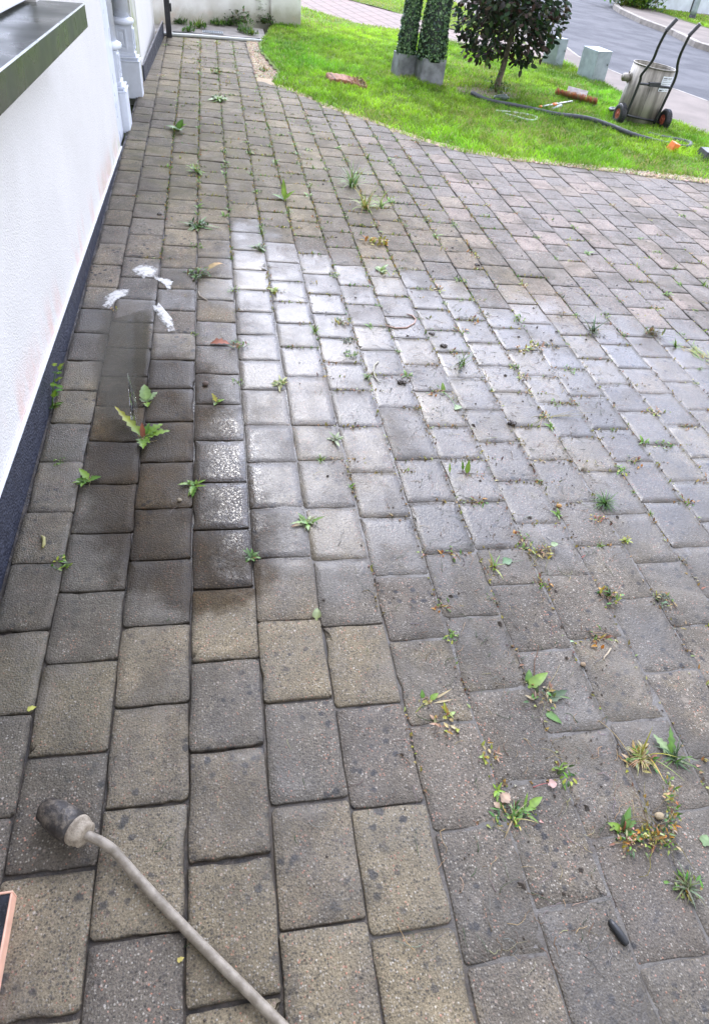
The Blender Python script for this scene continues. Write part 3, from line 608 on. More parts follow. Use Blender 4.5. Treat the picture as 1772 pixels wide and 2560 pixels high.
# black gate post, garden wall
mb = MB(); mb.box((-.462, 8.38, -.02), (-.408, 8.44, 1.9)); mb.box((-.466, 8.376, 1.9), (-.404, 8.444, 1.93))
gp = mb.build('gate_post', M['black_paint'], None, (-.435, 8.41, 0), .003); tag(gp, 'tall black metal gate post at the far corner of the house', 'gate post')
mb = MB(); mb.box((-.4075, 8.385, 1.55), (-.392, 8.43, 1.62)); mb.build('hinge', M['black_paint'], gp); mb = MB(); mb.box((-.4075, 8.385, .25), (-.392, 8.43, .32)); mb.build('hinge', M['black_paint'], gp)
t = NT('weathered render'); co = t.co(); sp = t.n('SeparateXYZ'); t.l(co, sp.inputs[0])
wc = t.mix(t.ramp(t.noise(5, 5), .35, .7), (.78, .77, .75), (.66, .64, .61)); damp = t.math('MULTIPLY', t.ramp(t.math('ADD', sp.outputs[2], t.math('MULTIPLY', t.noise(7, 4), .16)), .10, .30, 1.0, 0.0), .8)
wc = t.mix(damp, wc, (.30, .285, .20)); wc = t.mix(t.math('MULTIPLY', t.ramp(t.noise(3, 4), .55, .7), .35), wc, (.62, .42, .33)); M['gwall'] = t.done(wc, .9, t.bump(t.noise(80, 5), .004))
A_, B2 = Vector((-.75, 9.0, 0)), Vector((.735, 9.93, 0)); dr = (B2 - A_).normalized(); nn = Vector((-dr.y, dr.x, 0))
gw = empty('garden_wall', (.0, 9.45, 0)); tag(gw, 'low weathered white rendered garden wall ending in a square pier', 'wall')
def wblock(mb, a, b, th, z0, z1, off=0): mb.hexa([q + nn * s + Vector((0, 0, z)) for z in (z0, z1) for s in (off, off + th) for q in (a, b)])
mb = MB(); wblock(mb, A_, B2, .14, -.15, .62); mb.build('wall_panel', M['gwall'], gw, bevel=.006)
mb = MB(); wblock(mb, A_, B2, .18, .6205, .68, -.02); mb.build('coping', M['concrete'], gw, bevel=.01)
a = Vector((.715, 9.865, 0)); d2 = Vector((1.09, 9.94, 0)) - a; L_ = d2.length; d2.normalize(); n2 = Vector((-d2.y, d2.x, 0))
mb = MB(); mb.hexa([a + d2 * s + n2 * q + Vector((0, 0, z)) for z in (-.15, .72) for q in (0, .34) for s in (0, L_)]); mb.build('pier', M['gwall'], gw, bevel=.008)
# gully grate
gt = at(532, 80, .0); mb = MB()
mb.box((gt.x - .11, gt.y - .055, gt.z - .004), (gt.x + .11, gt.y - .045, gt.z + .008)); mb.box((gt.x - .11, gt.y + .045, gt.z - .004), (gt.x + .11, gt.y + .055, gt.z + .008))
for i in range(12): mb.box((gt.x - .11 + i * .0191, gt.y - .0448, gt.z - .003), (gt.x - .100 + i * .0191, gt.y + .0448, gt.z + .007))
tag(mb.build('drain_grate', M['grey_plastic'], None, gt), 'small grey slotted drain grate in the slabs by the garden wall', 'drain grate')
pts = [at(u, v, .016) for u, v in [(400, 82), (432, 85), (470, 87), (510, 90), (550, 93), (600, 97), (640, 100), (664, 101)]]
mb = MB(); mb.tube(pts, [.017] * 7 + [.008], 12); tag(mb.build('drain_pipe', M['white_hose'], None, pts[0]), 'pale grey pipe lying across the far end of the driveway', 'pipe')
pts = [at(u, v, .011) for u, v in [(432, 79), (480, 83), (530, 87), (590, 92), (650, 96)]]
mb = MB(); mb.tube(pts, .009, 8); tag(mb.build('cable', M['black_rubber'], None, pts[0]), 'thin black cable running just behind the pale pipe', 'cable')

# ------------------------------------------------------------------ plants: builders
def leaf(mb, base, az, ln, wd, pitch, curl, col, jag=0.0, n=7, tipcol=None, fold=.25):
    """one leaf: a folded strip that arches from its base"""
    p = Vector(base); d = Vector((math.cos(az), math.sin(az), 0)); sd_ = Vector((-d.y, d.x, 0)); vs, cs = [], []
    for i in range(n + 1):
        s = i / n; a = pitch - curl * s; wv = wd / 2 * (math.sin(math.pi * min(1, .08 + .92 * s) ** .75) ** .8 if s < 1 else .04)
        if s < .15: wv = max(wv * .4, wd * .06)
        if jag: wv *= 1 + jag * (1 if i % 2 else -1)
        up = Vector((-d.x * math.sin(a), -d.y * math.sin(a), math.cos(a)))
        for q in (-1, 0, 1): vs.append(p + sd_ * (q * wv) + up * (abs(q) * wv * fold))
        c = col if tipcol is None else tuple(col[k] * (1 - s) + tipcol[k] * s for k in range(3))
        f = random.uniform(.85, 1.15); cs += [tuple(x * f for x in c), tuple(min(1, x * f * 1.35) for x in c), tuple(x * f for x in c)]
        p = p + (d * math.cos(a) + Vector((0, 0, math.sin(a)))) * (ln / n)
        if p.z < base[2] - .002: p.z = base[2] - .002
    fs = [(i * 3 + q, i * 3 + q + 1, i * 3 + q + 4, i * 3 + q + 3) for i in range(n) for q in (0, 1)]
    mb.add(vs, fs, cs)
def gblade(mb, base, az, ln, wd, pitch, curl, col): 
    p = Vector(base); d = Vector((math.cos(az), math.sin(az), 0)); sd_ = Vector((-d.y, d.x, 0)); vs, cs = [], []; n = 5
    for i in range(n + 1):
        s = i / n; a = pitch - curl * s; wv = wd / 2 * (1 - s ** 2) + .0002
        vs += [p - sd_ * wv, p + sd_ * wv]; f = .8 + .5 * s; cs += [tuple(x * f for x in col)] * 2
        p = p + (d * math.cos(a) + Vector((0, 0, math.sin(a)))) * (ln / n)
        if p.z < base[2] - .002: p.z = base[2] - .002
    mb.add(vs, [(i * 2, i * 2 + 1, i * 2 + 3, i * 2 + 2) for i in range(n)], cs)
GREEN = (.090, .205, .022); BRIGHT = (.175, .300, .030); DKG = (.040, .085, .020); YEL = (.36, .33, .045); BRN = (.17, .10, .045); RED = (.24, .075, .035); PALE = (.26, .36, .17); STRAW = (.42, .34, .17); GREY = (.16, .18, .10); MOSS = (.24, .20, .03); ORG = (.38, .20, .025)
def jit(c, a=.2): return tuple(max(.004, x * random.uniform(1 - a, 1 + a)) for x in c)
def fibre(mb, p, az, ln, r, col, bend=1.5, lift=.004, n=8):
    pts = []; q = Vector(p); a = az; z0 = p[2] + r
    for i in range(n + 1):
        pts.append(Vector((q.x, q.y, z0 + lift * math.sin(math.pi * i / n)))); a += random.gauss(0, bend / n)
        q = q + Vector((math.cos(a), math.sin(a), 0)) * (ln / n)
    mb.tube(pts, [r * (1 - .6 * i / n) for i in range(n + 1)], 4, jit(col))
def clump(mb, base, s, n, cols, up=.6, wd=.18, ratio=.55):
    for i in range(n):
        r = s * .45 * math.sqrt(random.random()); a = random.uniform(0, 6.283)
        b = (base[0] + r * math.cos(a), base[1] + r * math.sin(a) * .8, base[2] + random.uniform(0, s * .12))
        leaf(mb, b, random.uniform(0, 6.283), s * random.uniform(.12, .3), s * wd * random.uniform(.5, 1.0) * ratio, random.uniform(.1, up + .5), random.uniform(0, 1.2), jit(random.choice(cols), .3), 0, 3)
def rosette(mb, base, s, n, col, jag=.3, pitch=(.15, .7), wd=.28, tip=None, az0=0):
    clump(mb, base, s * .55, 7, [col, DKG, jit(col, .5)], .8, .2)
    for i in range(n):
        a = az0 + 6.283 * i / n + random.gauss(0, .55)
        leaf(mb, (base[0] + random.gauss(0, s * .04), base[1] + random.gauss(0, s * .04), base[2]), a, s * random.uniform(.22, .56), s * wd * random.uniform(.25, .5), random.uniform(*pitch), random.uniform(.3, 1.1), jit(col), jag, 9, tip)
def tuft(mb, base, s, n, col, col2=None, spread=.5, wd=.006):
    for i in range(n):
        a = random.uniform(0, 6.283); r = s * .10 * math.sqrt(random.random())
        gblade(mb, (base[0] + r * math.cos(a), base[1] + r * math.sin(a), base[2]), random.uniform(0, 6.283), s * random.uniform(.4, 1.0), wd * random.uniform(.6, 1.1), random.uniform(.5, 1.45), random.uniform(.2, 1.4) * (1 + spread), jit(random.choice([col, col2]) if col2 else col, .25))
def roots(mb, base, s, n, cols, r=.0008):
    for i in range(n): fibre(mb, (base[0] + random.gauss(0, s * .15), base[1] + random.gauss(0, s * .1), base[2]), random.uniform(0, 6.283), s * random.uniform(.3, 1.0), r * random.uniform(.5, 1.3), random.choice(cols), 2.5, s * random.uniform(.0, .2), 6)
O0 = (0, 0, 0)
def plant(name, u, v, fn, label, cat='weed', group=None, mat='leaf', rz=None, z=.0):
    p = D(u, v, z); mb = MB(); fn(mb)
    if cat == 'weed':
        e_ = min(.06, max(.03, max(abs(q[0]) for q in mb.v))); clump(mb, (0, 0, -.002), e_, 14, [BRN, DKG, MOSS, (.06, .045, .03)], .5); roots(mb, (0, 0, 0), e_, 5, [BRN, STRAW, (.07, .05, .035)])
    o = mb.build(name, M[mat]); o.location = p
    if cat in ('weed', 'grass tuft', 'moss') and p.y < 2.6 and name not in ('wall_weed', 'dandelion', 'moss_mat'): o.scale = (.82, .82, .62)
    if rz is not None: o.rotation_euler = (0, 0, rz)
    return tag(o, label, cat, group)
DP = math.radians
def f_wall(mb):
    pts = [Vector((0, 0, 0)), Vector((.004, .02, .03)), Vector((.010, .04, .065)), Vector((.02, .06, .10))]; mb.tube(pts, [.003, .0025, .002, .001], 6, jit(GREEN))
    for i in range(20):
        s = random.random(); b = pts[min(3, int(s * 4))] + Vector((random.gauss(.006, .006), random.gauss(0, .008), random.gauss(0, .006)))
        leaf(mb, b, random.uniform(-1.5, 1.5), random.uniform(.018, .036), .016, random.uniform(0, 1), .8, jit(random.choice([GREEN, BRIGHT, BRIGHT])), .3, 5)
plant('wall_weed', 118, 915, f_wall, 'crinkled green weed growing up against the navy plinth of the house', 'weed', None)
def f_big(mb):
    leaf(mb, O0, 2.25, .155, .026, .35, .1, BRIGHT, .35, 12, YEL); leaf(mb, O0, .75, .085, .036, .3, .4, GREEN, .35, 10, BRIGHT); leaf(mb, O0, .25, .09, .034, .25, .4, BRIGHT, .35, 10)
    leaf(mb, O0, 4.8, .07, .034, .3, .4, GREEN, .35, 9, BRIGHT); leaf(mb, O0, 1.2, .06, .02, .5, .4, GREEN, .3, 8); leaf(mb, O0, 5.3, .045, .02, .3, .4, BRIGHT, .3, 8)
    leaf(mb, O0, 1.6, .05, .018, .9, .2, RED, .1, 6)
plant('dandelion', 322, 985, f_big, 'largest dandelion, one long yellowing leaf pointing to the wall, standing in the puddle', 'weed')
plant('dandelion', 330, 905, lambda mb: (leaf(mb, O0, 1.7, .075, .040, .6, .5, (.24, .36, .12), .1, 9), leaf(mb, O0, .9, .06, .026, .35, .4, PALE, .3, 9), leaf(mb, O0, 2.6, .03, .02, .3, .3, PALE, .2, 7), leaf(mb, O0, 4.9, .03, .022, .1, .3, BRIGHT, .2, 7)), 'pale green sprig with one round upright leaf at the puddle edge', 'weed')
plant('seedling', 200, 1080, lambda mb: (leaf(mb, O0, 2.3, .062, .027, .7, .4, BRIGHT, .12, 9), leaf(mb, O0, 3.2, .045, .024, .3, .3, GREEN, .12, 8), leaf(mb, O0, .2, .045, .024, .25, .3, GREEN, .1, 8), leaf(mb, O0, 4.9, .022, .014, .4, .3, GREEN, 0, 6)), 'three leaved seedling in the second paver joint from the wall', 'weed')
plant('rosette_weed', 438, 1092, lambda mb: (rosette(mb, O0, .125, 9, GREEN, .25, (.2, .9), .3, BRIGHT), leaf(mb, O0, 4.6, .07, .02, .1, .2, GREEN, .3, 9)), 'leafy green rosette at the near right edge of the puddle', 'weed')
plant('seedling', 487, 905, lambda mb: (leaf(mb, O0, 2.1, .05, .02, 1.0, .4, YEL, .3, 8), leaf(mb, O0, .3, .04, .018, .3, .3, BRIGHT, .3, 7), leaf(mb, O0, 4.4, .03, .016, .2, .3, GREEN, .2, 7)), 'small yellow green sprout right of the puddle beside a brown pebble', 'weed')
plant('flat_weed', 632, 865, lambda mb: (rosette(mb, O0, .13, 12, GREEN, .3, (.1, .5), .3, YEL), clump(mb, O0, .07, 10, [BRIGHT, YEL])), 'wide flat green and yellow weed sitting in the shining film of water', 'weed')
plant('rosette_weed', 690, 1178, lambda mb: (rosette(mb, O0, .14, 8, BRIGHT, .25, (.3, .9), .28, PALE), rosette(mb, O0, .09, 5, PALE, .2, (.5, 1.1), .25), leaf(mb, O0, 3.4, .06, .02, .2, .3, GREEN, .1, 8, RED)), 'pale veined rosette weed in the joint at the middle of the driveway', 'weed')
plant('rosette_weed', 445, 510, lambda mb: (rosette(mb, O0, .24, 16, DKG, .3, (.1, .45), .2, GREEN), clump(mb, O0, .12, 22, [DKG, BRN, GREEN])), 'wide dark green rosette weed, halfway along the third joint', 'weed')
plant('weed_clump', 448, 620, lambda mb: (clump(mb, O0, .14, 34, [GREEN, DKG, BRN]), rosette(mb, O0, .12, 7, GREEN, .2), roots(mb, O0, .09, 8, [BRN, STRAW])), 'uprooted weed clump holding a dry tan leaf', 'weed')
plant('dry_leaf', 468, 614, lambda mb: leaf(mb, (0, 0, .012), .7, .10, .032, .5, 1.0, STRAW, .06, 9, (.5, .3, .12)), 'curled dry tan leaf lying on the uprooted weed clump', 'leaf', None, 'dryleaf')
plant('leafy_weed', 442, 388, lambda mb: (rosette(mb, O0, .17, 8, GREEN, .25, (.2, .7), .25, BRIGHT), clump(mb, (0, 0, .02), .10, 26, [BRIGHT, YEL, GREEN], .9)), 'bright yellow green leafy weed below the mossy patch near the house', 'weed')
plant('grass_tuft', 793, 420, lambda mb: tuft(mb, O0, .20, 60, (.22, .34, .06), PALE, .3, .006), 'tallest pale grass tuft in the middle of the driveway', 'grass tuft')
plant('grass_tuft', 822, 470, lambda mb: (tuft(mb, O0, .17, 50, (.24, .34, .05), YEL, .8, .006), clump(mb, (.05, 0, 0), .1, 16, [BRN, YEL])), 'spreading yellowish grass tuft with brown roots, nearer of the two tufts', 'grass tuft')
plant('grass_tuft', 858, 465, lambda mb: tuft(mb, O0, .13, 26, (.26, .36, .05), (.2, .34, .04), .9, .006), 'thin bright grass tuft lying over beside the spreading tuft', 'grass tuft')
plant('weed_clump', 533, 778, lambda mb: (clump(mb, O0, .12, 24, [DKG, BRN, GREEN]), rosette(mb, (0, .03, 0), .07, 5, GREEN, .1)), 'dark weed clump in the joint next to a red fallen leaf', 'weed')
plant('red_leaf', 497, 775, lambda mb: (leaf(mb, (-.04, 0, .004), 0, .08, .04, .35, .9, RED, .3, 9, (.3, .10, .06))), 'dark red fallen leaf on wet pavers', 'leaf', None, 'dryleaf')
plant('root_ball', 768, 727, lambda mb: (clump(mb, O0, .09, 26, [STRAW, YEL, PALE], 1.0), roots(mb, O0, .07, 16, [STRAW, PALE])), 'pale straw coloured root ball on the wet pavers', 'weed')
plant('moss_tuft', 788, 800, lambda mb: clump(mb, O0, .085, 46, [GREEN, BRIGHT, DKG], .9, .2), 'round green mossy tuft near the curled white root', 'moss')
plant('dark_clod', 780, 768, lambda mb: clump(mb, O0, .07, 26, [DKG, GREY, (.03, .05, .03)], .8, .3), 'dark grey green leafy scrap above the round mossy tuft', 'weed')
plant('seedling', 1040, 822, lambda mb: (tuft(mb, O0, .16, 16, GREEN, BRIGHT, .4, .005), roots(mb, O0, .08, 7, [BRN])), 'grassy green seedling with spread thin blades', 'weed')
plant('uprooted_weed', 1020, 900, lambda mb: (fibre(mb, (-.03, .06, .0), 4.9, .14, .003, PALE, .6, .015), leaf(mb, (-.035, .055, .005), 1.5, .06, .022, .9, .4, BRIGHT, 0, 8), leaf(mb, (.02, -.05, .004), 3.9, .05, .036, .1, .1, PALE, .05, 8), roots(mb, (.02, .01, 0), .09, 9, [BRN, RED, STRAW]), roots(mb, (.03, -.07, 0), .05, 7, [BRN])), 'uprooted long stemmed weed with a pale leaf and dark red roots', 'weed')
plant('root_clump', 1225, 940, lambda mb: (clump(mb, O0, .085, 24, [YEL, ORG, GREEN, STRAW]), [fibre(mb, (.02, 0, 0), random.uniform(.0, .25), random.uniform(.14, .26), .0013, STRAW, .5) for _ in range(7)], [fibre(mb, (-.01, 0, 0), random.uniform(3.6, 4.2), .14, .0016, STRAW, .6) for _ in range(3)], fibre(mb, O0, 2.7, .12, .0012, STRAW)), 'straw coloured root clump with long trailing fibres to both sides', 'weed')
def f_broad(mb):
    leaf(mb, (-.03, .02, 0), .45, .085, .034, .45, .5, BRIGHT, 0, 10); leaf(mb, (-.025, .03, 0), 1.25, .05, .025, .55, .5, GREEN, 0, 9); leaf(mb, (.01, -.03, 0), .3, .08, .030, .3, .4, DKG, .15, 9)
    leaf(mb, (-.01, -.06, 0), 5.4, .06, .026, .2, .3, GREEN, 0, 8); clump(mb, (.0, -.02, 0), .12, 26, [DKG, GREEN, BRN, STRAW]); roots(mb, (.02, -.02, 0), .1, 14, [BRN, STRAW]); fibre(mb, (.02, 0, .0), .9, .12, .0016, STRAW, .5); fibre(mb, (0, .05, 0), 1.3, .13, .0018, BRN, .8)
plant('broadleaf_weed', 1215, 1560, f_broad, 'broad leaved weed with one big rounded bright leaf and muddy roots', 'weed')
plant('grass_tuft', 1440, 1712, lambda mb: (tuft(mb, (.02, .01, 0), .13, 9, (.26, .25, .035), YEL, .2, .005), tuft(mb, O0, .07, 70, STRAW, MOSS, 1.2, .003), clump(mb, O0, .11, 40, [MOSS, BRN, STRAW, GREEN]), fibre(mb, (-.02, 0, 0), 2.0, .15, .0018, STRAW, .3, .02)), 'golden yellow grass tuft with dead straw at the lower right', 'grass tuft')
plant('grass_tuft', 1515, 1712, lambda mb: (tuft(mb, O0, .095, 26, GREEN, DKG, 1.0, .005), leaf(mb, (-.0, .01, 0), 2.0, .075, .028, .5, .5, PALE, .3, 10), leaf(mb, (0, .01, 0), 1.2, .09, .02, .6, .6, GREEN, .3, 9)), 'deep green grass tuft with a pale jagged leaf at the lower right', 'grass tuft')
def f_joint(mb):
    rosette(mb, (-.02, .05, 0), .07, 6, BRIGHT, .15, (.4, 1.1), .35); rosette(mb, (.03, -.01, 0), .09, 7, GREEN, .2, (.2, .8), .3, BRIGHT); clump(mb, (-.01, -.02, 0), .09, 26, [GREEN, DKG, YEL])
    leaf(mb, (-.02, .015, .01), .6, .036, .030, .2, .8, (.40, .28, .19), .15, 9); leaf(mb, (-.03, .0, .012), 2.2, .022, .016, .3, .8, (.38, .26, .17), .1, 7); leaf(mb, (.05, -.005, 0), .4, .05, .022, .3, .3, BRIGHT, 0, 8); tuft(mb, (0, -.03, 0), .08, 12, STRAW, GREEN, 1.4, .004)
plant('joint_weed', 1148, 1820, f_joint, 'bright leafy weed with dried beige leaves in a deep joint', 'weed')
plant('leafy_weed', 1402, 1872, lambda mb: (leaf(mb, O0, 2.6, .045, .022, .5, .5, BRIGHT, 0, 9), leaf(mb, O0, .4, .048, .020, .45, .5, GREEN, 0, 9), leaf(mb, O0, 1.3, .045, .015, .8, .3, DKG, 0, 9), leaf(mb, O0, 5.6, .055, .026, .25, .4, GREEN, 0, 8), leaf(mb, O0, .9, .07, .022, .55, .5, GREEN, 0, 8), fibre(mb, O0, 1.0, .03, .003, RED, .2, .02)), 'oval leaved seedling with red stem standing on brown moss', 'weed')
def f_mat(mb):
    for i in range(300):
        s = random.random(); x = -.02 + .19 * s; y = -.012 + (.11 * max(0, s - .7) / .3) ** 1.0 + random.gauss(0, .013); leaf(mb, (x + random.gauss(0, .006), y, random.uniform(0, .006)), random.uniform(0, 6.28), random.uniform(.006, .018), .005, random.uniform(0, 1.2), .6, jit(random.choice([MOSS, BRN, ORG, STRAW, DKG, GREEN]), .35), 0, 3)
    roots(mb, (.06, 0, 0), .12, 22, [BRN, STRAW, MOSS])
plant('moss_mat', 1400, 1882, f_mat, 'brown and gold mat of dead moss lining a joint below the pebble', 'moss')
plant('dark_weed', 1370, 1343, lambda mb: (clump(mb, O0, .105, 44, [DKG, YEL, BRN, GREEN], 1.0, .2), roots(mb, O0, .05, 8, [BRN])), 'compact dark weed with yellow tips at right', 'weed')
plant('moss_tuft', 1360, 1136, lambda mb: tuft(mb, O0, .09, 110, GREEN, DKG, 1.0, .0035), 'fine bright green mossy tuft above an orange pebble', 'moss')
plant('seedling', 1050, 1068, lambda mb: (leaf(mb, O0, 1.2, .075, .022, 1.1, .2, BRIGHT, .1, 8), leaf(mb, (-.07, .01, 0), 1.6, .06, .01, 1.2, .1, BRIGHT, .2, 7), leaf(mb, (-.01, .02, 0), 1.7, .06, .012, 1.2, .1, GREEN, .2, 7), fibre(mb, (-.075, .01, 0), -.1, .16, .0016, BRN, .2), roots(mb, O0, .07, 12, [BRN, RED]), clump(mb, (.06, -.01, 0), .05, 10, [ORG, BRN, RED])), 'pair of upright bright seedlings beside reddish moss', 'weed')
plant('rosette_weed', 755, 990, lambda mb: rosette(mb, O0, .10, 8, GREY, .05, (.3, .9), .3, PALE), 'small grey green rosette in the wet joint left of centre', 'weed')
plant('rosette_weed', 566, 1254, lambda mb: (rosette(mb, O0, .09, 8, DKG, .15, (.1, .7), .4, GREEN), clump(mb, O0, .06, 12, [DKG, GREEN, RED])), 'dark low rosette at a paver corner below the glittering film', 'weed')
plant('sprig', 962, 1585, lambda mb: (leaf(mb, (.01, .01, 0), .5, .035, .018, .4, .3, BRIGHT, 0, 7), leaf(mb, (-.01, .015, 0), 1.5, .03, .014, .6, .3, GREEN, 0, 7), leaf(mb, (.02, .01, 0), .35, .07, .007, .25, .1, STRAW, 0, 7), leaf(mb, (.02, .0, 0), .05, .06, .007, .1, .1, STRAW, 0, 7), leaf(mb, (-.02, 0, 0), .2, .04, .016, .2, .4, YEL, 0, 7), fibre(mb, (-.05, -.03, 0), .6, .07, .0016, YEL, .3)), 'thin sprig with straw coloured leaves at a paver corner', 'weed')
plant('root_clump', 1215, 1245, lambda mb: (roots(mb, O0, .12, 30, [BRN, STRAW, MOSS]), clump(mb, O0, .11, 34, [BRN, MOSS, STRAW, YEL], .8), leaf(mb, (.05, .02, .02), .2, .03, .024, .2, .5, PALE, 0, 6)), 'dry brown root clump with one pale leaf at its end', 'weed')
plant('feathery_weed', 1335, 745, lambda mb: (tuft(mb, O0, .14, 14, GREY, DKG, .1, .008), clump(mb, (0, -.03, 0), .09, 16, [GREY, DKG])), 'dark feathery upright weed right of centre', 'weed')
plant('tangled_weed', 1470, 752, lambda mb: (roots(mb, O0, .13, 34, [BRN, GREY, MOSS]), clump(mb, O0, .12, 26, [BRN, GREY, MOSS], 1.0)), 'brown tangled weed ball near the right edge', 'weed')
plant('flat_grass', 1572, 795, lambda mb: [gblade(mb, (random.gauss(-.01, .025), random.gauss(.0, .045), .003), random.choice([2.0, 5.2]) + random.gauss(0, .4), .06, .005, .2, .3, jit(random.choice([YEL, BRIGHT]))) for _ in range(46)], 'flattened yellow green grass at the right edge', 'grass tuft')
plant('low_weed', 583, 558, lambda mb: (rosette(mb, O0, .13, 12, DKG, .2, (.1, .6), .25, GREEN), clump(mb, O0, .08, 14, [DKG, GREEN])), 'dark low weed just above the first wet shining pavers', 'weed')
plant('rosette_weed', 495, 226, lambda mb: (rosette(mb, O0, .28, 14, BRIGHT, .2, (.2, .7), .22, GREEN), clump(mb, O0, .14, 20, [BRIGHT, GREEN])), 'bright wide rosette near the far gravel patch', 'weed')
plant('broadleaf_weed', 402, 293, lambda mb: (leaf(mb, O0, 4.9, .13, .08, .5, .5, (.12, .24, .08), 0, 8), leaf(mb, O0, 3.0, .09, .05, .5, .5, GREEN, 0, 8), leaf(mb, O0, 1.2, .1, .05, .8, .5, GREEN, 0, 8), leaf(mb, (0, .04, 0), .4, .07, .04, .6, .5, BRIGHT, 0, 7)), 'broad leaved weed two joints from the wall near the door surround', 'weed')
plant('seedling', 640, 450, lambda mb: (leaf(mb, O0, 1.6, .12, .03, 1.1, .2, BRIGHT, .1, 8), leaf(mb, O0, .5, .09, .03, .7, .4, BRIGHT, .1, 8), leaf(mb, O0, 2.8, .08, .03, .5, .4, GREEN, .1, 8)), 'upright bright seedling left of the tall grass tuft', 'weed')
plant('moss_tuft', 846, 548, lambda mb: clump(mb, O0, .14, 60, [ORG, MOSS, YEL], .8, .25), 'orange yellow moss cushion in a joint', 'moss')
plant('leafy_weed', 860, 610, lambda mb: (rosette(mb, O0, .12, 8, BRIGHT, .1, (.2, .9), .4, PALE), clump(mb, (.03, -.04, 0), .09, 18, [MOSS, YEL, BRIGHT])), 'green leafy weed just below the orange moss cushion', 'weed')
plant('flat_weed', 618, 655, lambda mb: (rosette(mb, O0, .10, 10, BRIGHT, .1, (.1, .5), .4, YEL)), 'low yellow green weed on the upper left of the shining film', 'weed')
plant('seedling', 526, 655, lambda mb: clump(mb, O0, .07, 16, [BRIGHT, GREEN], .9), 'small bright sprout at the left corner of the wet sheen', 'weed')
plant('moss_strip', 1238, 1170, lambda mb: (clump(mb, O0, .07, 26, [ORG, RED, MOSS, GREEN]), roots(mb, (-.05, 0, 0), .08, 10, [STRAW, BRN])), 'reddish moss tuft just under the fine green tuft', 'moss') if False else None
plant('moss_tuft', 1345, 1168, lambda mb: clump(mb, O0, .065, 26, [ORG, YEL, RED, GREEN], .8, .25), 'small orange and red moss tuft under the fine green tuft', 'moss')
plant('weed_clump', 1490, 1352, lambda mb: (clump(mb, O0, .09, 34, [DKG, MOSS, GREY]), roots(mb, O0, .07, 10, [BRN])), 'grey green weed clump at the start of the deep open joint', 'weed')
plant('weed_clump', 1545, 2000, lambda mb: (tuft(mb, O0, .07, 60, GREY, (.2, .24, .1), 1.2, .004), clump(mb, O0, .10, 26, [GREY, MOSS, GREEN])), 'grey green weed clump nearest the lower right corner', 'weed')
plant('seedling', 1110, 1278, lambda mb: (tuft(mb, O0, .08, 10, YEL, BRIGHT, .3, .006), clump(mb, (-.02, -.02, 0), .05, 12, [RED, YEL, GREEN])), 'spiky yellow green sprig with red base, right of centre', 'weed')
plant('seedling', 1410, 1218, lambda mb: (rosette(mb, O0, .07, 7, BRIGHT, .1, (.3, 1), .3, YEL), clump(mb, O0, .05, 10, [YEL, ORG])), 'bright little seedling beside a mossy cross joint', 'weed')
plant('round_leaf', 1594, 1905, lambda mb: leaf(mb, (-.012, 0, .003), .8, .028, .026, .05, .1, (.17, .25, .12), 0, 8), 'pale round leaf lying at the right edge', 'leaf', None, 'dryleaf')
plant('pink_leaf', 1232, 1770, lambda mb: (leaf(mb, (.0, 0, .006), .0, .022, .020, .2, .6, (.42, .27, .24), 0, 7), fibre(mb, (-.035, -.0, 0), .1, .04, .0014, (.4, .12, .12), .2)), 'small pink leaf with a red stalk beside a joint', 'leaf', None, 'dryleaf')
plant('leaf_scrap', 1000, 1288, lambda mb: leaf(mb, (-.02, 0, .002), .3, .04, .03, .05, .1, (.16, .30, .16), 0, 7), 'small green leaf scrap lying flat on a muddy paver', 'leaf', None, 'leaf') if False else None
plant('leaf_scrap', 1145, 1268, lambda mb: (leaf(mb, (-.02, 0, .002), .3, .035, .03, .05, .1, (.12, .23, .10), 0, 7), fibre(mb, (.01, 0, 0), .1, .04, .001, PALE, .2)), 'flat pale green leaf scrap with a thin stalk', 'leaf', None, 'leaf')
plant('bud', 711, 1392, lambda mb: leaf(mb, (0, -.01, .003), 1.4, .038, .024, .3, .4, (.24, .28, .10), 0, 7, (.2, .26, .12)), 'pale yellow green bud on a paver corner', 'leaf', None, 'leaf')
plant('catkin', 96, 1222, lambda mb: mb.tube([Vector((-.006, .022, .004)), Vector((.002, .012, .006)), Vector((.004, 0, .005)), Vector((.006, -.012, .006)), Vector((.004, -.022, .004))], [.003, .005, .0045, .005, .003], 6, (.40, .38, .16)), 'yellow catkin lying on the paver nearest the plinth', 'catkin', None, 'dryleaf')
plant('petal', 70, 1600, lambda mb: leaf(mb, (-.008, 0, .002), .3, .02, .012, .2, .4, (.5, .5, .12), .2, 5), 'tiny yellow petal near the left frame edge', 'petal', None, 'dryleaf')
plant('yellow_scrap', 407, 2165, lambda mb: leaf(mb, (-.006, 0, .002), .3, .013, .008, .2, .4, (.5, .42, .12), .2, 5), 'tiny yellow scrap on the dark paver right of the lance', 'leaf', None, 'dryleaf')
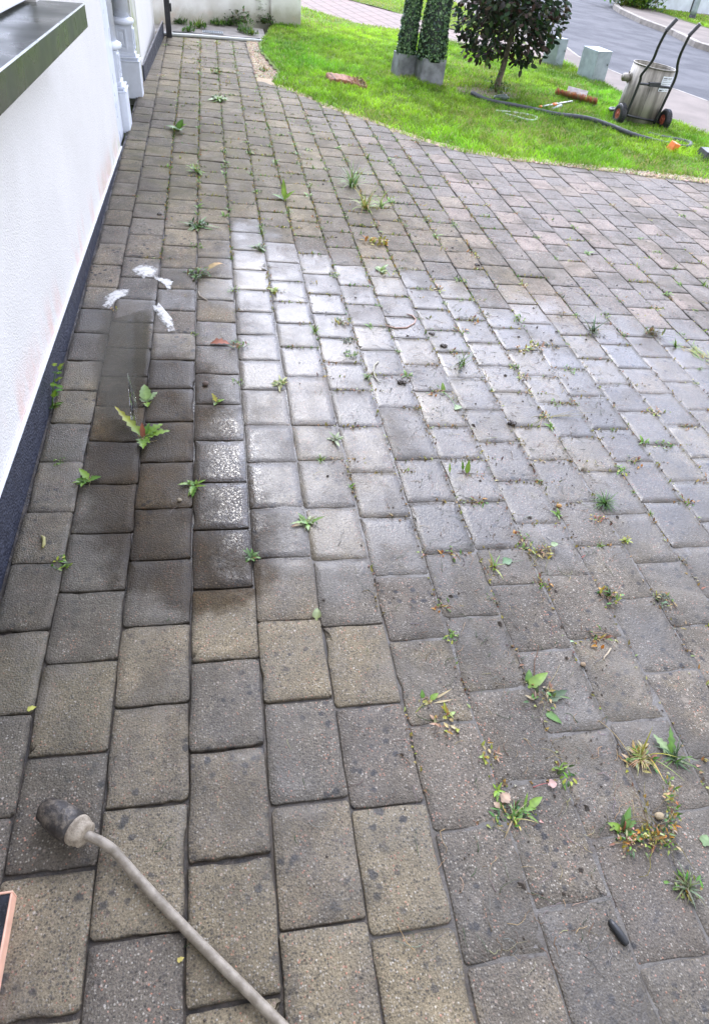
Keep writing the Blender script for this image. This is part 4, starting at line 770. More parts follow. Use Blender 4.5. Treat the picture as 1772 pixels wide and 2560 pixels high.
# curled roots, twigs and pebbles that stand out
def curl(u, v, pts, r, col, name, label):
    mb = MB(); b = D(u, v); P = [D(*q, r * 1.2) for q in pts]; mb.tube([p - b for p in P], [r] * (len(P) - 1) + [r * .5], 7, col); o = mb.build(name, M['root']); o.location = b; return tag(o, label, 'root')
curl(905, 738, [(870, 733), (890, 738), (915, 737), (933, 727), (936, 718), (928, 710), (915, 706)], .0032, (.55, .38, .32), 'curled_root', 'pinkish root curled like a hook on the wet pavers')
curl(845, 840, [(852, 813), (843, 822), (840, 835), (845, 850), (855, 862)], .003, (.52, .50, .40), 'bent_root', 'whitish bent root below the round mossy tuft')
curl(455, 665, [(447, 656), (450, 666), (460, 672), (468, 676)], .003, (.42, .36, .28), 'bent_root', 'short pale bent root left of the wet sheen')
curl(1360, 1476, [(1375, 1460), (1368, 1472), (1360, 1480), (1358, 1486)], .0022, (.50, .42, .30), 'thin_root', 'thin pale forked root beside a mossy joint')
curl(765, 1210, [(762, 1228), (768, 1215), (770, 1202), (775, 1194)], .0012, (.3, .28, .25), 'fine_root', 'fine dark root stuck to a wet paver')
def pebble(u, v, s, col, label, name='pebble'):
    mb = MB(); n, m = 10, 6; vs = []
    for i in range(m + 1):
        ph = math.pi * i / m
        for j in range(n):
            th = 6.283 * j / n; k = 1 + random.gauss(0, .09); vs.append((s * k * math.sin(ph) * math.cos(th), s * .8 * k * math.sin(ph) * math.sin(th), s * .55 * (math.cos(ph) + .85)))
    mb.add(vs, [(i * n + j, (i + 1) * n + j, (i + 1) * n + (j + 1) % n, i * n + (j + 1) % n) for i in range(m) for j in range(n)], col)
    o = mb.build(name, M['root']); o.location = D(u, v); return tag(o, label, 'pebble')
pebble(463, 866, .013, (.13, .095, .075), 'brown pebble between the puddle and the water film')
pebble(1257, 1141, .010, (.42, .24, .08), 'small orange pebble on a wet paver')
pebble(1312, 1498, .008, (.30, .22, .14), 'small tan pebble above the broad leaved weed')
pebble(1482, 1840, .011, (.40, .32, .20), 'pale tan pebble beside the moss mat')
pebble(404, 1127, .008, (.33, .28, .20), 'small beige pebble near the puddle rosette')
for q, (u, v, s, lb) in enumerate([(998, 780, .016, 'largest black mud clod on the wet pavers'), (972, 752, .011, 'small black mud clod above the largest clod'), (1156, 955, .02, 'flat dark mud clod left of the straw root clump'), (905, 862, .016, 'crumbled mud clod below the white bent root'), (1075, 597, .016, 'grey mossy clod on the upper wet pavers'), (357, 483, .018, 'dark clod on a paver near the house wall'), (388, 632, .008, 'tiny black clod by the white splash')]):
    mb = MB()
    for i in range(7):
        c = (random.gauss(0, s * .45), random.gauss(0, s * .3), s * .3); n, m = 7, 4; vs = []; k0 = s * random.uniform(.35, .6)
        for i2 in range(m + 1):
            ph = math.pi * i2 / m
            for j in range(n): th = 6.283 * j / n; k = k0 * (1 + random.gauss(0, .18)); vs.append((c[0] + k * math.sin(ph) * math.cos(th), c[1] + k * math.sin(ph) * math.sin(th), c[2] * .9 + k * .7 * math.cos(ph)))
        mb.add(vs, [(a * n + j, (a + 1) * n + j, (a + 1) * n + (j + 1) % n, a * n + (j + 1) % n) for a in range(m) for j in range(n)], (1, 1, 1), False)
    o = mb.build('mud_clod', M['mud']); o.location = D(u, v); tag(o, lb, 'clod')
mb = MB(); P = [D(u, v, .006) for u, v in [(1372, 2072), (1380, 2085), (1392, 2100), (1404, 2117), (1413, 2128)]]
b = D(1393, 2100); mb.tube([p - b for p in P], [.004, .008, .0085, .008, .005], 8); o = mb.build('rubber_strip', M['black_rubber']); o.location = b; o.scale = (1, 1, 1); tag(o, 'black rubber scrap on the paving at the bottom right', 'scrap')
# white splashes of foam by the puddle
t = NT('chalky foam'); df = t.n('BsdfDiffuse'); df.inputs[0].default_value = (.58, .57, .54, 1); cl = t.n('BsdfTransparent'); ms = t.n('MixShader')
t.l(t.ramp(t.math('ADD', t.math('MULTIPLY', t.attr('depth', 'Fac'), .55), t.noise(46, 6, .75)), .74, 1.08), ms.inputs[0]); t.l(cl.outputs[0], ms.inputs[1]); t.l(df.outputs[0], ms.inputs[2]); t.l(ms.outputs[0], t.t.nodes['Material Output'].inputs[0]); M['splash'] = t.m
def splash(u, v, pts, label):
    b = D(u, v); mb = MB(); P = [D(*p) - b for p in pts]; n = len(P); o_ = []
    for i in range(n):
        for q in range(4):
            p = P[i].lerp(P[(i + 1) % n], q / 4); o_.append(Vector((p.x, p.y, 0)) * random.uniform(.85, 1.12))
    m = len(o_); vs = []
    for k_, h_ in ((1.5, .0016), (1.1, .0022), (.6, .0030)): vs += [(p.x * k_, p.y * k_, -CROSS * p.x * k_ + h_) for p in o_]
    vs.append((0, 0, .0034)); mb.add(vs, [(r * m + i, r * m + (i + 1) % m, (r + 1) * m + (i + 1) % m, (r + 1) * m + i) for r in range(2) for i in range(m)] + [(2 * m + i, 2 * m + (i + 1) % m, 3 * m) for i in range(m)])
    o = mb.build('foam_splash', M['splash']); o.location = b; d_ = o.data.attributes.new('depth', 'FLOAT', 'POINT'); d_.data.foreach_set('value', np.array([0.] * m + [.7] * m + [1.] * (m + 1), np.float32)); return tag(o, label, 'splash')
splash(328, 610, [(300, 605), (315, 599), (345, 600), (354, 608), (345, 620), (325, 625), (308, 618)], 'larger white chalky splash on a paver above the puddle')
splash(370, 634, [(348, 624), (370, 628), (388, 632), (386, 640), (378, 655), (372, 642), (356, 632)], 'smaller ragged white splash beside the larger one')
splash(262, 665, [(235, 690), (242, 665), (262, 655), (290, 652), (284, 664), (262, 674), (250, 690)], 'thin smear of white foam at the upper end of the puddle')
splash(372, 700, [(345, 690), (360, 685), (385, 715), (392, 740), (380, 745), (362, 715)], 'faint foam streak along the right rim of the puddle')

# small weeds lining the joints: one of each kind, then copies
random.seed(11)
protos = []
def proto(name, fn):
    mb = MB(); fn(mb); o = mb.build(name, M['leaf']); protos.append(o); return o
pa = [proto('joint_sprout', lambda mb: clump(mb, O0, .075, 16, [GREEN, BRIGHT], .9, .22)), proto('joint_sprout', lambda mb: rosette(mb, O0, .09, 6, GREEN, .1, (.2, .8), .35, BRIGHT)),
      proto('joint_sprout', lambda mb: (tuft(mb, O0, .06, 14, GREEN, BRIGHT, .6, .005))), proto('joint_sprout', lambda mb: clump(mb, O0, .09, 20, [DKG, GREEN, BRIGHT, YEL], .8, .2))]
pb = [proto('joint_moss', lambda mb: clump(mb, O0, .07, 22, [MOSS, YEL, BRN, STRAW], .6, .2)), proto('joint_moss', lambda mb: (clump(mb, O0, .06, 14, [ORG, MOSS, RED, GREEN], .7, .22), roots(mb, O0, .06, 5, [BRN, STRAW]))),
      proto('joint_moss', lambda mb: (roots(mb, O0, .07, 10, [BRN, STRAW]), clump(mb, O0, .05, 10, [MOSS, DKG])))]
used = set(); sprout_pts, moss_pts = [], []
for (x, y, kd) in joints:
    if y < .55 or (y < 1.25 and x < .3): continue
    far_left = sstep(3.0, 4.2, y) * sstep(1.9, .9, x - .12 * (y - 4)) * sstep(-.32, -.1, x)
    gen = .09 + .26 * sstep(.3, 1.0, x) * sstep(5, 2.5, y)
    pr_ = (.62 * far_left if kd != 0 else .10 * far_left) + gen * (.9 if kd == 2 else .5)
    r = random.random()
    if r < pr_: sprout_pts.append((x + random.gauss(0, .006), y + random.uniform(-.06, .06) * (kd == 1)))
    elif r < pr_ * 1.9: moss_pts.append((x + random.gauss(0, .005), y + random.uniform(-.07, .07) * (kd == 1)))
random.shuffle(sprout_pts); random.shuffle(moss_pts)
def scatter(ps, pts, lab, cat, grp, cap, smin, smax):
    for i, (x, y) in enumerate(pts[:cap]):
        src = ps[i % len(ps)]
        o = src if i < len(ps) else src.copy()
        if i >= len(ps): C.objects.link(o)
        o.location = (x, y, -CROSS * x - .003); o.rotation_euler = (0, 0, random.uniform(0, 6.28)); s = random.uniform(smin, smax) * (1 if y > 2.4 else .85) * (1.35 if cat == 'moss' and x > .4 and y < 3 else 1); o.scale = (s, s, s * random.uniform(.7, 1.1)); tag(o, lab, cat, grp)
scatter(pa, sprout_pts, 'small green sprout growing in a joint between pavers', 'sprout', 'small green sprouts in the paver joints', 290, .5, 1.15)
scatter(pb, moss_pts, 'small tuft of brownish yellow moss in a joint between pavers', 'moss', 'small moss tufts in the paver joints', 290, .55, 1.25)
# joint moss lines, crumbs and loose fibres: nobody could count them
random.seed(5); mb = MB()
for (x, y, kd) in joints:
    if y < .5: continue
    fl = sstep(2.9, 4.2, y) * sstep(2.2, .8, x - .1 * (y - 4)) * (x > -.35) + .95 * sstep(.2, .6, x) * sstep(4.4, 2, y)
    band = math.exp(-((x - .36 - .02 * (y - 3)) / .25) ** 2) * float(sstep(2.4, 3.0, y)) * .6
    dens = float(fl) * 1.25 + band
    if random.random() > dens * (.8 if kd == 1 else .35): continue
    for _ in range(random.randint(10, 20) if y < 2.6 else random.randint(14, 30)):
        px, py = (x + random.gauss(0, .0035), y + random.uniform(-.1, .1)) if kd == 1 else (x + random.uniform(-.07, .07), y + random.gauss(0, .0035))
        leaf(mb, (px, py, -CROSS * px - .004), random.uniform(0, 6.28), random.uniform(.006, .020) * (1 if y < 3 else 1.35), .007, random.uniform(.1, 1.2), .5, jit(random.choice([MOSS, YEL, GREEN, BRN, DKG, MOSS] if y > 2.4 else [BRN, MOSS, STRAW, MOSS, (.10, .07, .035)]), .35), 0, 2)
tag(mb.build('joint_moss_line', M['leaf']), 'thin moss lining the joints of the driveway', None, None, 'stuff')
mb = MB()
for i in range(1700):
    y = .25 + 4.2 * random.random() ** 1.2; x = random.uniform(-.1, .5 + .55 * y)
    dens = float(sstep(.25, .8, x)) * .9 + .10
    if random.random() > dens or x > 3.2: continue
    s = random.uniform(.0008, .0030) * (2.8 if random.random() < .10 else 1); z = -CROSS * x + .001; k = [Vector((x, y, z + s))] + [Vector((x + s * random.uniform(.6, 1.6) * math.cos(a), y + s * random.uniform(.6, 1.6) * math.sin(a), z)) for a in (0, 1.3, 2.5, 3.8, 5.1)]
    mb.add(k, [(0, 1 + j, 1 + (j + 1) % 5) for j in range(5)], (1, 1, 1), False)
tag(mb.build('mud_crumbs', M['mud']), 'scattered crumbs of dark mud over the wet pavers', None, None, 'stuff')
mb = MB()
for i in range(2600):
    y = .25 + 3.6 * random.random() ** 1.3; x = random.uniform(-.2, .55 + .5 * y)
    if random.random() > float(sstep(.2, .7, x)) * .9 + .07: continue
    fibre(mb, (x, y, -CROSS * x + .0008), random.uniform(0, 6.28), random.uniform(.012, .06), random.uniform(.0004, .0009), random.choice([BRN, (.10, .09, .08), (.18, .16, .14), STRAW, (.26, .24, .21), DKG]), 2.6, random.uniform(0, .003), 5)
tag(mb.build('root_fibres', M['root']), 'loose root fibres and stalks washed over the pavers', None, None, 'stuff')

# ------------------------------------------------------------------ gravel along the edges
random.seed(3); mb = MB()
def stone(x, y, s, col):
    z = -CROSS * x + .004; n = 6; a0 = random.uniform(0, 6.28); k = [random.uniform(.7, 1.2) for _ in range(n)]
    vs = [(x + s * k[j] * math.cos(a0 + 6.283 * j / n), y + s * k[j] * math.sin(a0 + 6.283 * j / n), z) for j in range(n)] + [(x + s * .6 * k[j] * math.cos(a0 + 6.283 * j / n), y + s * .6 * k[j] * math.sin(a0 + 6.283 * j / n), z + s * .7) for j in range(n)]
    mb.add(vs, [(j, (j + 1) % n, n + (j + 1) % n, n + j) for j in range(n)] + [tuple(range(n, 2 * n))], col, False)
gcols = [(.55, .44, .30), (.65, .55, .40), (.46, .37, .26), (.70, .62, .50), (.36, .27, .19)]
for i in range(9000):
    if i < 3800: x, y = random.uniform(.37, .70), random.uniform(7.05, 8.8); ok = x < np.interp(y, [6.8, 7.3, 7.7, 8.2, 8.8], [.54, .66, .60, .53, .58]) and random.random() < (1 if vnoise(x, y, 5, 8) > .25 else .3)
    elif i < 7600: x = random.uniform(.5, 5.0) if i % 4 == 0 else random.uniform(2.2, 5.0); e = float(edge_y(x)); y = e + random.uniform(-.02, .16); ok = (y - e) < .012 + .14 * float(sstep(2.2, 3.4, x)) * (.6 + .8 * float(vnoise(x, y, 6, 2)))
    else:
        x = random.gauss(2.78, .34); y = random.gauss(7.45, .13); ok = True
    if ok: stone(x, y, random.uniform(.004, .010), jit(random.choice(gcols) if i < 7600 else random.choice([(.30, .25, .18), (.2, .17, .12)]), .2))
tag(mb.build('gravel', M['root']), 'beige gravel along the edge of the lawn and under the tree', None, None, 'stuff')
t = NT('gravel bed'); M['gbed'] = t.done(t.mix(t.noise(120, 4, .7), (.24, .18, .12), (.52, .42, .29)), .9, t.bump(t.noise(200, 4), .006))
tag(grid('gravel_bed', .36, 5.6, 5.0, 8.85, 150, 130, lambda X, Y: -CROSS * X - .004 + .008 * sstep(edge_y(X), edge_y(X) + .05, Y), M['gbed'], None, lambda x, y: ((x < .72) & (y > 6.9)) | ((x > .3) & (y < edge_y(x) + .2) & (y > edge_y(x) - .05))), kind='structure')
tag(grid('tree_bed', 2.3, 3.3, 7.15, 7.75, 30, 20, lambda X, Y: lz(X, Y) + .003 * soil_patch(X, Y) - .001, simple('dry soil', (.20, .165, .115), .95, .3, 30, .006), None, lambda x, y: soil_patch(x, y) > .45), kind='structure')

# ------------------------------------------------------------------ topiaries
random.seed(21)
def topiary(cx_, cy_, rot, w0, h0, cone, seed, label, lean=0):
    z0 = gz(cx_) - .01; t0 = empty('topiary', (cx_, cy_, z0), rot); tag(t0, label, 'topiary', 'artificial topiaries on the lawn')
    t0.rotation_euler = (0, math.radians(lean), rot)
    def B(mb, name, m, **k):
        o = mb.build(name, m, None, None, k.get('bevel', 0)); o.parent = t0; return o
    mb = MB(); hw = w0 / 2; tw = .010
    for (x0, x1, y0, y1) in ((-hw, hw, -hw, -hw + tw), (-hw, hw, hw - tw, hw), (-hw, -hw + tw, -hw + tw + .0005, hw - tw - .0005), (hw - tw, hw, -hw + tw + .0005, hw - tw - .0005)): mb.box((x0, y0, 0), (x1, y1, h0))
    mb.box((-hw + tw + .001, -hw + tw + .001, .01), (hw - tw - .001, hw - tw - .001, h0 - .03))
    B(mb, 'planter', M['slate'], bevel=.003)
    r0, r1, H = cone; mb = MB(); mb.lathe([(r0 * .9, h0 - .03), (r0 * .93, h0 + .06), (r1 * .88, H)], 20, None, (.010, .022, .012))
    n = 3800; rg = np.random.default_rng(seed)
    for i in range(n):
        s = rg.random(); a = rg.uniform(0, 6.283); z = h0 - .02 + s * (H - h0); r = (r0 * (1 - s) + r1 * s) * (1 + .05 * math.sin(a * 3 + z * 11)) + rg.normal(0, .004)
        c = Vector((r * math.cos(a), r * math.sin(a), z)); nrm = Vector((math.cos(a), math.sin(a), rg.normal(.25, .4))).normalized(); nrm = (nrm + Vector(rg.normal(0, .55, 3))).normalized()
        u1_ = nrm.orthogonal().normalized(); u1_ = Matrix.Rotation(rg.uniform(0, 6.28), 3, nrm) @ u1_; v1_ = nrm.cross(u1_); L1 = rg.uniform(.011, .020)
        col = [(.085, .175, .070), (.13, .25, .10), (.050, .105, .080), (.25, .38, .19)][int(rg.choice(4, p=[.38, .28, .2, .14]))]
        mb.add([c - u1_ * L1, c + v1_ * L1 * .55, c + u1_ * L1, c - v1_ * L1 * .55], [(0, 1, 2, 3)], col, False)
    B(mb, 'foliage', M['fake_leaf'])
    return t0
topiary(1.905, 7.76, math.radians(8), .185, .235, (.096, .062, 1.25), 1, 'artificial boxwood column in a grey planter, the left and farther of the two', 4)
topiary(2.148, 7.640, math.radians(8), .25, .25, (.150, .078, 1.38), 2, 'wider artificial boxwood column in a scuffed navy planter, the right and nearer of the two', 2)

# ------------------------------------------------------------------ small tree
random.seed(31)
tb = at(1240, 222); tree = empty('small_tree', tb); tag(tree, 'small round headed tree with dark purple green leaves on the lawn', 'tree')
mb = MB(); tp = [tb + Vector(q) for q in ((0, 0, -.03), (.008, 0, .08), (.028, 0, .20), (.045, .01, .36), (.05, .01, .55), (.05, .02, .95))]
mb.tube(tp, [.040, .033, .029, .026, .021, .010], 12)
for i in range(9):
    s = tp[3].lerp(tp[5], i / 9); a = i * 2.4; e = s + Vector((math.cos(a) * .38, math.sin(a) * .38, random.uniform(.05, .3))); mb.tube([s, s.lerp(e, .5) + Vector((0, 0, .03)), e], [.009, .006, .003], 6)
mb.build('trunk', M['bark'], tree)
mb = MB(); cc = tb + Vector((.0, .03, .80)); cols = [(.026, .052, .022), (.040, .075, .028), (.044, .034, .024), (.055, .050, .032), (.070, .120, .032), (.17, .12, .095), (.085, .080, .070), (.028, .042, .032)]; wts = [.24, .2, .16, .12, .1, .06, .06, .06]
for i in range(4200):
    v = Vector((random.gauss(0, 1), random.gauss(0, 1), random.gauss(0, 1))).normalized(); rr = random.random() ** .4
    if vnoise(v.x * 2 + 5, v.y * 2 + v.z * 3, 1.6, 12) < .30 and rr > .5: continue
    p = cc + Vector((v.x * .58 * rr, v.y * .58 * rr, v.z * .66 * rr))
    if p.z < tb.z + .24: p.z = tb.z + .24 + random.uniform(0, .12)
    d = (Vector((v.x * .6 + random.gauss(0, .6), v.y * .6 + random.gauss(0, .6), -.55 + random.gauss(0, .55)))).normalized(); sd_ = d.cross(Vector((random.gauss(0, .8), random.gauss(0, .8), 1))).normalized(); nm = sd_.cross(d); L1 = random.uniform(.05, .085); Wd = L1 * .58
    col = jit(random.choices(cols, wts)[0], .25)
    vs = [p, p + d * L1 * .35 + sd_ * Wd * .5 - nm * .004, p + d * L1 * .75 + sd_ * Wd * .38 - nm * .004, p + d * L1, p + d * L1 * .75 - sd_ * Wd * .38 - nm * .004, p + d * L1 * .35 - sd_ * Wd * .5 - nm * .004, p + d * L1 * .5 + nm * .003]
    mb.add(vs, [(6, 0, 1), (6, 1, 2), (6, 2, 3), (6, 3, 4), (6, 4, 5), (6, 5, 0)], col, True)
mb.build('crown', M['tree_leaf'], tree)
def bushy(u, v, s, n, cols, name, label, cat, dz=0.0, hh=1.0):
    b = at(u, v) + Vector((0, 0, dz)); mb = MB()
    for i in range(n):
        x, y = random.gauss(0, s * .3), random.gauss(0, s * .25); z = abs(random.gauss(0, s * .35 * hh)); leaf(mb, (x, y, z), random.uniform(0, 6.28), s * random.uniform(.12, .24), s * .09, random.uniform(0, 1.2), .8, jit(random.choice(cols), .3), 0, 4)
    for i in range(5): mb.tube([Vector((0, 0, 0)), Vector((random.gauss(0, s * .2), random.gauss(0, s * .15), s * .5 * hh))], [.004, .002], 5, BRN)
    o = mb.build(name, M['leaf']); o.location = b; return tag(o, label, cat)
bushy(1236, 232, .20, 110, [DKG, GREEN, GREEN], 'leafy_weed', 'leafy green suckers at the foot of the small tree', 'weed')
bushy(1392, 172, .14, 90, [DKG, GREY, (.06, .09, .03)], 'low_bush', 'dark mossy hump of grass in front of the narrower cabinet', 'grass tuft', 0, .5)
mb = MB(); b = at(1252, 245, .03); Mx = Matrix.Translation(b) @ Matrix.Rotation(1.3, 4, 'Y') @ Matrix.Rotation(.5, 4, 'X')
mb.lathe([(.020, -.07), (.036, -.06), (.038, .03), (.030, .055), (.012, .065), (.012, .08)], 16, Mx); tag(mb.build('plastic_bottle', simple('dark green plastic', (.05, .075, .06), .2, .2, 20), None, b), 'dark green plastic bottle lying under the small tree', 'bottle')

# garden wall plants
bushy(603, 64, .25, 200, [DKG, GREEN, GREY], 'ivy_bush', 'dark green bush at the foot of the garden wall beside the pier', 'bush', .02, .7)
bushy(662, 62, .20, 140, [DKG, DKG, GREEN], 'ivy_bush', 'lower dark bush right against the pier', 'bush', .02, .6)
b = at(632, 58); mb = MB()
for i in range(4): mb.tube([Vector((0, 0, 0)), Vector((random.gauss(0, .02), -.01, .2)), Vector((random.gauss(0, .05), -.01, .42))], [.004, .003, .001], 5, GREEN)
for i in range(240): leaf(mb, (random.gauss(0, .06), random.gauss(-.01, .012), random.uniform(.02, .46)), random.uniform(0, 6.28), random.uniform(.03, .055), .022, random.uniform(-.3, .8), .6, jit(random.choice([GREEN, DKG, GREY])), .1, 4)
o = mb.build('climbing_plant', M['leaf']); o.location = b; tag(o, 'tall leafy plant climbing the face of the garden wall', 'plant')
for (u, v, s, c2, lb) in [(497, 68, .13, BRIGHT, 'bright grass tuft at the wall foot left of the drain grate'), (612, 80, .12, GREEN, 'loose weeds between the drain grate and the lawn'), (470, 78, .10, GREEN, 'tall thin weed near the gate post'), (448, 58, .12, DKG, 'dark weeds in the corner by the gate post'), (545, 62, .12, GREEN, 'low weeds along the middle of the garden wall'), (574, 62, .11, DKG, 'dark leafy weed at the wall between grate and climbing plant'), (630, 86, .10, BRIGHT, 'bright weed at the lawn end of the pale pipe')]:
    mb = MB(); clump(mb, O0, s * 1.7, 90, [c2, GREEN, DKG], 1.1, .16); tuft(mb, O0, s * 1.3, 40, c2, GREEN, .3, .007); o = mb.build('wall_foot_weed', M['leaf']); o.location = at(u, v); tag(o, lb, 'weed', 'weeds along the garden wall')
for (u, v, s, lb) in [(655, 132, .16, 'low weeds between the two gravel patches'), (660, 178, .13, 'sparse reddish weed on the nearer gravel patch'), (700, 205, .17, 'broad leafy weeds where gravel meets lawn'), (540, 182, .12, 'brownish weed tuft on the far pavers')]:
    mb = MB(); clump(mb, O0, s, 40, [GREEN, BRIGHT, DKG] if 'red' not in lb and 'brown' not in lb else [RED, GREEN, YEL], 1.0, .2); tuft(mb, O0, s * .7, 16, BRIGHT, GREEN, .6, .006); o = mb.build('edge_weed', M['leaf']); o.location = at(u, v); tag(o, lb, 'weed')

# ------------------------------------------------------------------ utility cabinets
def cabinet(P, h, label, lean=0):
    z = gz(P[0][0]); t0 = empty('utility_cabinet', (P[0][0], P[0][1], z)); tag(t0, label, 'cabinet', 'galvanised cabinets beside the footpath')
    mb = MB(); b = Vector((P[0][0], P[0][1], 0)); q = [Vector((p[0], p[1], 0)) for p in P]                       # P: near-left corner order L, front, R, back
    mb.hexa([q[1] + Vector((0, 0, gz(q[1].x) - .05)), q[2] + Vector((0, 0, gz(q[2].x) - .05)), q[0] + Vector((0, 0, gz(q[0].x) - .05)), q[3] + Vector((0, 0, gz(q[3].x) - .05))] + [p + Vector((0, 0, z + h)) for p in (q[1], q[2], q[0], q[3])])
    mb.build('body', M['galv'], t0, bevel=.004)
    c = sum(q, Vector()) / 4; mb = MB(); vs = []
    for zz in (h + .0005, h + .008):
        for p in (q[1], q[2], q[0], q[3]): vs.append(c + (p - c) * 1.02 + Vector((0, 0, z + zz)))
    mb.hexa(vs); mb.build('lid', M['galv'], t0, bevel=.002)
    f = (q[2] - q[1]); fn = Vector((f.y, -f.x, 0)).normalized(); m = q[1] + f * .85 + fn * .003; mb = MB()
    mb.lathe([(.008, 0), (.008, .004), (.005, .005)], 10, Matrix.Translation(m + Vector((0, 0, z + h * .6))) @ fn.to_track_quat('Z', 'Y').to_matrix().to_4x4()); mb.build('lock', M['black_paint'], t0)
cabinet([(4.445, 9.01), (4.50, 8.695), (4.70, 8.74), (4.655, 9.02)], .325, 'wide galvanised utility cabinet at the lawn edge beside the drum trolley')
cabinet([(4.19, 9.42), (4.318, 9.44), (4.44, 9.47), (4.45, 9.64)] if False else [(4.19, 9.56), (4.315, 9.43), (4.44, 9.46), (4.33, 9.62)], .305, 'narrower galvanised utility cabinet half hidden by the tree')

# ------------------------------------------------------------------ drum on its trolley
dt = empty('drum_trolley', (4.20, 6.95, gz(4.2))); tag(dt, 'stainless steel drum on a black two wheeled trolley with curved handles', 'trolley')
t = NT('stainless drum'); co = t.co(); mpn = t.n('Mapping'); mpn.inputs['Scale'].default_value = (9, 9, 1.2); t.l(co, mpn.inputs[0])
sc_ = t.mix(t.ramp(t.noise(2.2, 5, .6, mpn.outputs[0]), .32, .68), (.15, .14, .118), (.31, .29, .25)); sc_ = t.mix(t.math('MULTIPLY', t.ramp(t.noise(16, 4), .6, .7), .6), sc_, (.20, .19, .16))
M['drum'] = t.done(sc_, t.ramp(t.noise(8, 4), .3, .7, .38, .6), t.bump(t.noise(6, 3), .01, .3), .5)
axis = Matrix.Translation((4.205, 6.99, gz(4.2) - .002)) @ Matrix.Rotation(math.radians(4), 4, 'Y')
mb = MB(); mb.lathe([(.195, 0), (.205, .01), (.205, .50), (.200, .50), (.197, .49), (.195, .30), (.0, .30)], 40, axis, capb=True, capt=False); dm = mb.build('drum', M['drum'], dt)
mb = MB(); mb.tube([axis @ Vector((.2045 * math.cos(a), .2045 * math.sin(a), .503)) for a in np.linspace(0, 2 * math.pi, 41)], .0055, 8, cap=False); mb.build('rim', M['drum'], dm)
mb = MB(); px_ = axis @ Vector((-.2, .03, .37)); mb.tube([px_ + Vector((.03, 0, 0)), px_ + Vector((-.075, -.01, .004))], .036, 18); mb.tube([px_ + Vector((-.02, 0, .03)), px_ + Vector((-.02, 0, .06))], .006, 8); mb.tube([px_ + Vector((.004, 0, 0)), px_ + Vector((-.006, 0, 0))], .055, 18); mb.build('inlet_pipe', M['drum'], dm)
def on_drum(a, z, r=.2065): return axis @ Vector((r * math.cos(a), r * math.sin(a), z))
def drum_patch(a0, a1, z0, z1, r, n=8):
    mb = MB(); vs = []; 
    for i in range(n + 1):
        a = a0 + (a1 - a0) * i / n; vs += [on_drum(a, z0, r), on_drum(a, z1, r)]
    mb.add(vs, [(i * 2, i * 2 + 2, i * 2 + 3, i * 2 + 1) for i in range(n)]); return mb
la, lb_ = math.radians(-88), math.radians(-38)
lp = drum_patch(la, lb_, .325, .455, .2062).build('label_plate', M['label'], dm)
mb = MB()
for r in range(7):
    zt = .441 - r * .017; segs = [(0.06, .32), (.38, .80)] if r == 0 else [(0.06, random.uniform(.3, .45)), (.50, random.uniform(.7, .9))]
    for s0, s1 in segs:
        q = drum_patch(la + (lb_ - la) * s0, la + (lb_ - la) * s1, zt - (.007 if r == 0 else .0025), zt, .2068, 4); mb.add(q.v, q.f)
q = drum_patch(la + (lb_ - la) * .86, la + (lb_ - la) * .95, .33, .37, .2068, 3); mb.add(q.v, q.f); q = drum_patch(la + (lb_ - la) * .05, la + (lb_ - la) * .22, .33, .338, .2068, 3); mb.add(q.v, q.f)
mb.build('printing', M['ink'], lp)
mb = MB()
for a in (-1.95, -.95):
    q = drum_patch(a, a + .012, .01, .33, .2056, 2); mb.add(q.v, q.f)
mb.build('seam', M['ink'], dm)
def smooth(pts, k=6):
    P = [Vector(p) for p in pts]; P = [P[0] * 2 - P[1]] + P + [P[-1] * 2 - P[-2]]; out_ = []
    for i in range(1, len(P) - 2):
        for q in range(k):
            s = q / k; p0, p1, p2, p3 = P[i - 1:i + 3]; out_.append(.5 * ((2 * p1) + (p2 - p0) * s + (2 * p0 - 5 * p1 + 4 * p2 - p3) * s * s + (3 * p1 - p0 - 3 * p2 + p3) * s ** 3))
    return out_ + [P[-2]]
HL = smooth([(3.956, 6.74, -.098), (3.962, 6.70, .185), (3.945, 6.68, .25), (3.953, 6.64, .32), (3.966, 6.60, .398), (3.947, 6.55, .513), (3.94, 6.49, .645)])
HR = smooth([(4.286, 6.74, -.169), (4.305, 6.70, .138), (4.303, 6.68, .229), (4.272, 6.64, .305), (4.227, 6.60, .372), (4.19, 6.55, .468), (4.175, 6.49, .621)])
mb = MB(); mb.tube(HL, .0125, 12); mb.build('handle', M['black_paint'], dt); mb = MB(); mb.tube(HR, .0125, 12); mb.build('handle', M['black_paint'], dt)
for p, q in (((3.94, 6.49, .645), (3.976, 6.45, .735)), ((4.175, 6.49, .621), (4.211, 6.45, .711))):
    p, q = Vector(p), Vector(q); mb = MB(); mb.tube([p - (q - p) * .06, p, p, q, q], [.019, .020, .0175, .0175, .012], 12); mb.build('grip', M['black_rubber'], dt)
mb = MB(); mb.tube(smooth([(3.962, 6.698, .180), (4.05, 6.715, .174), (4.13, 6.72, .166), (4.22, 6.715, .162), (4.303, 6.695, .160)]), .011, 10); mb.box((4.075, 6.70, .158), (4.19, 6.735, .192)); mb.build('cross_bar', M['black_paint'], dt)
mb = MB(); mb.tube([(3.96, 6.80, -.115), (4.36, 6.78, -.165)], .010, 10)
mb.tube(smooth([(4.33, 6.79, -.16), (4.40, 6.95, -.175), (4.36, 7.15, -.18), (4.20, 7.24, -.17), (4.02, 7.18, -.15), (3.93, 7.0, -.125), (3.92, 6.86, -.09), (3.96, 6.80, -.11)]), .014, 10); mb.build('base_frame', M['black_paint'], dt)
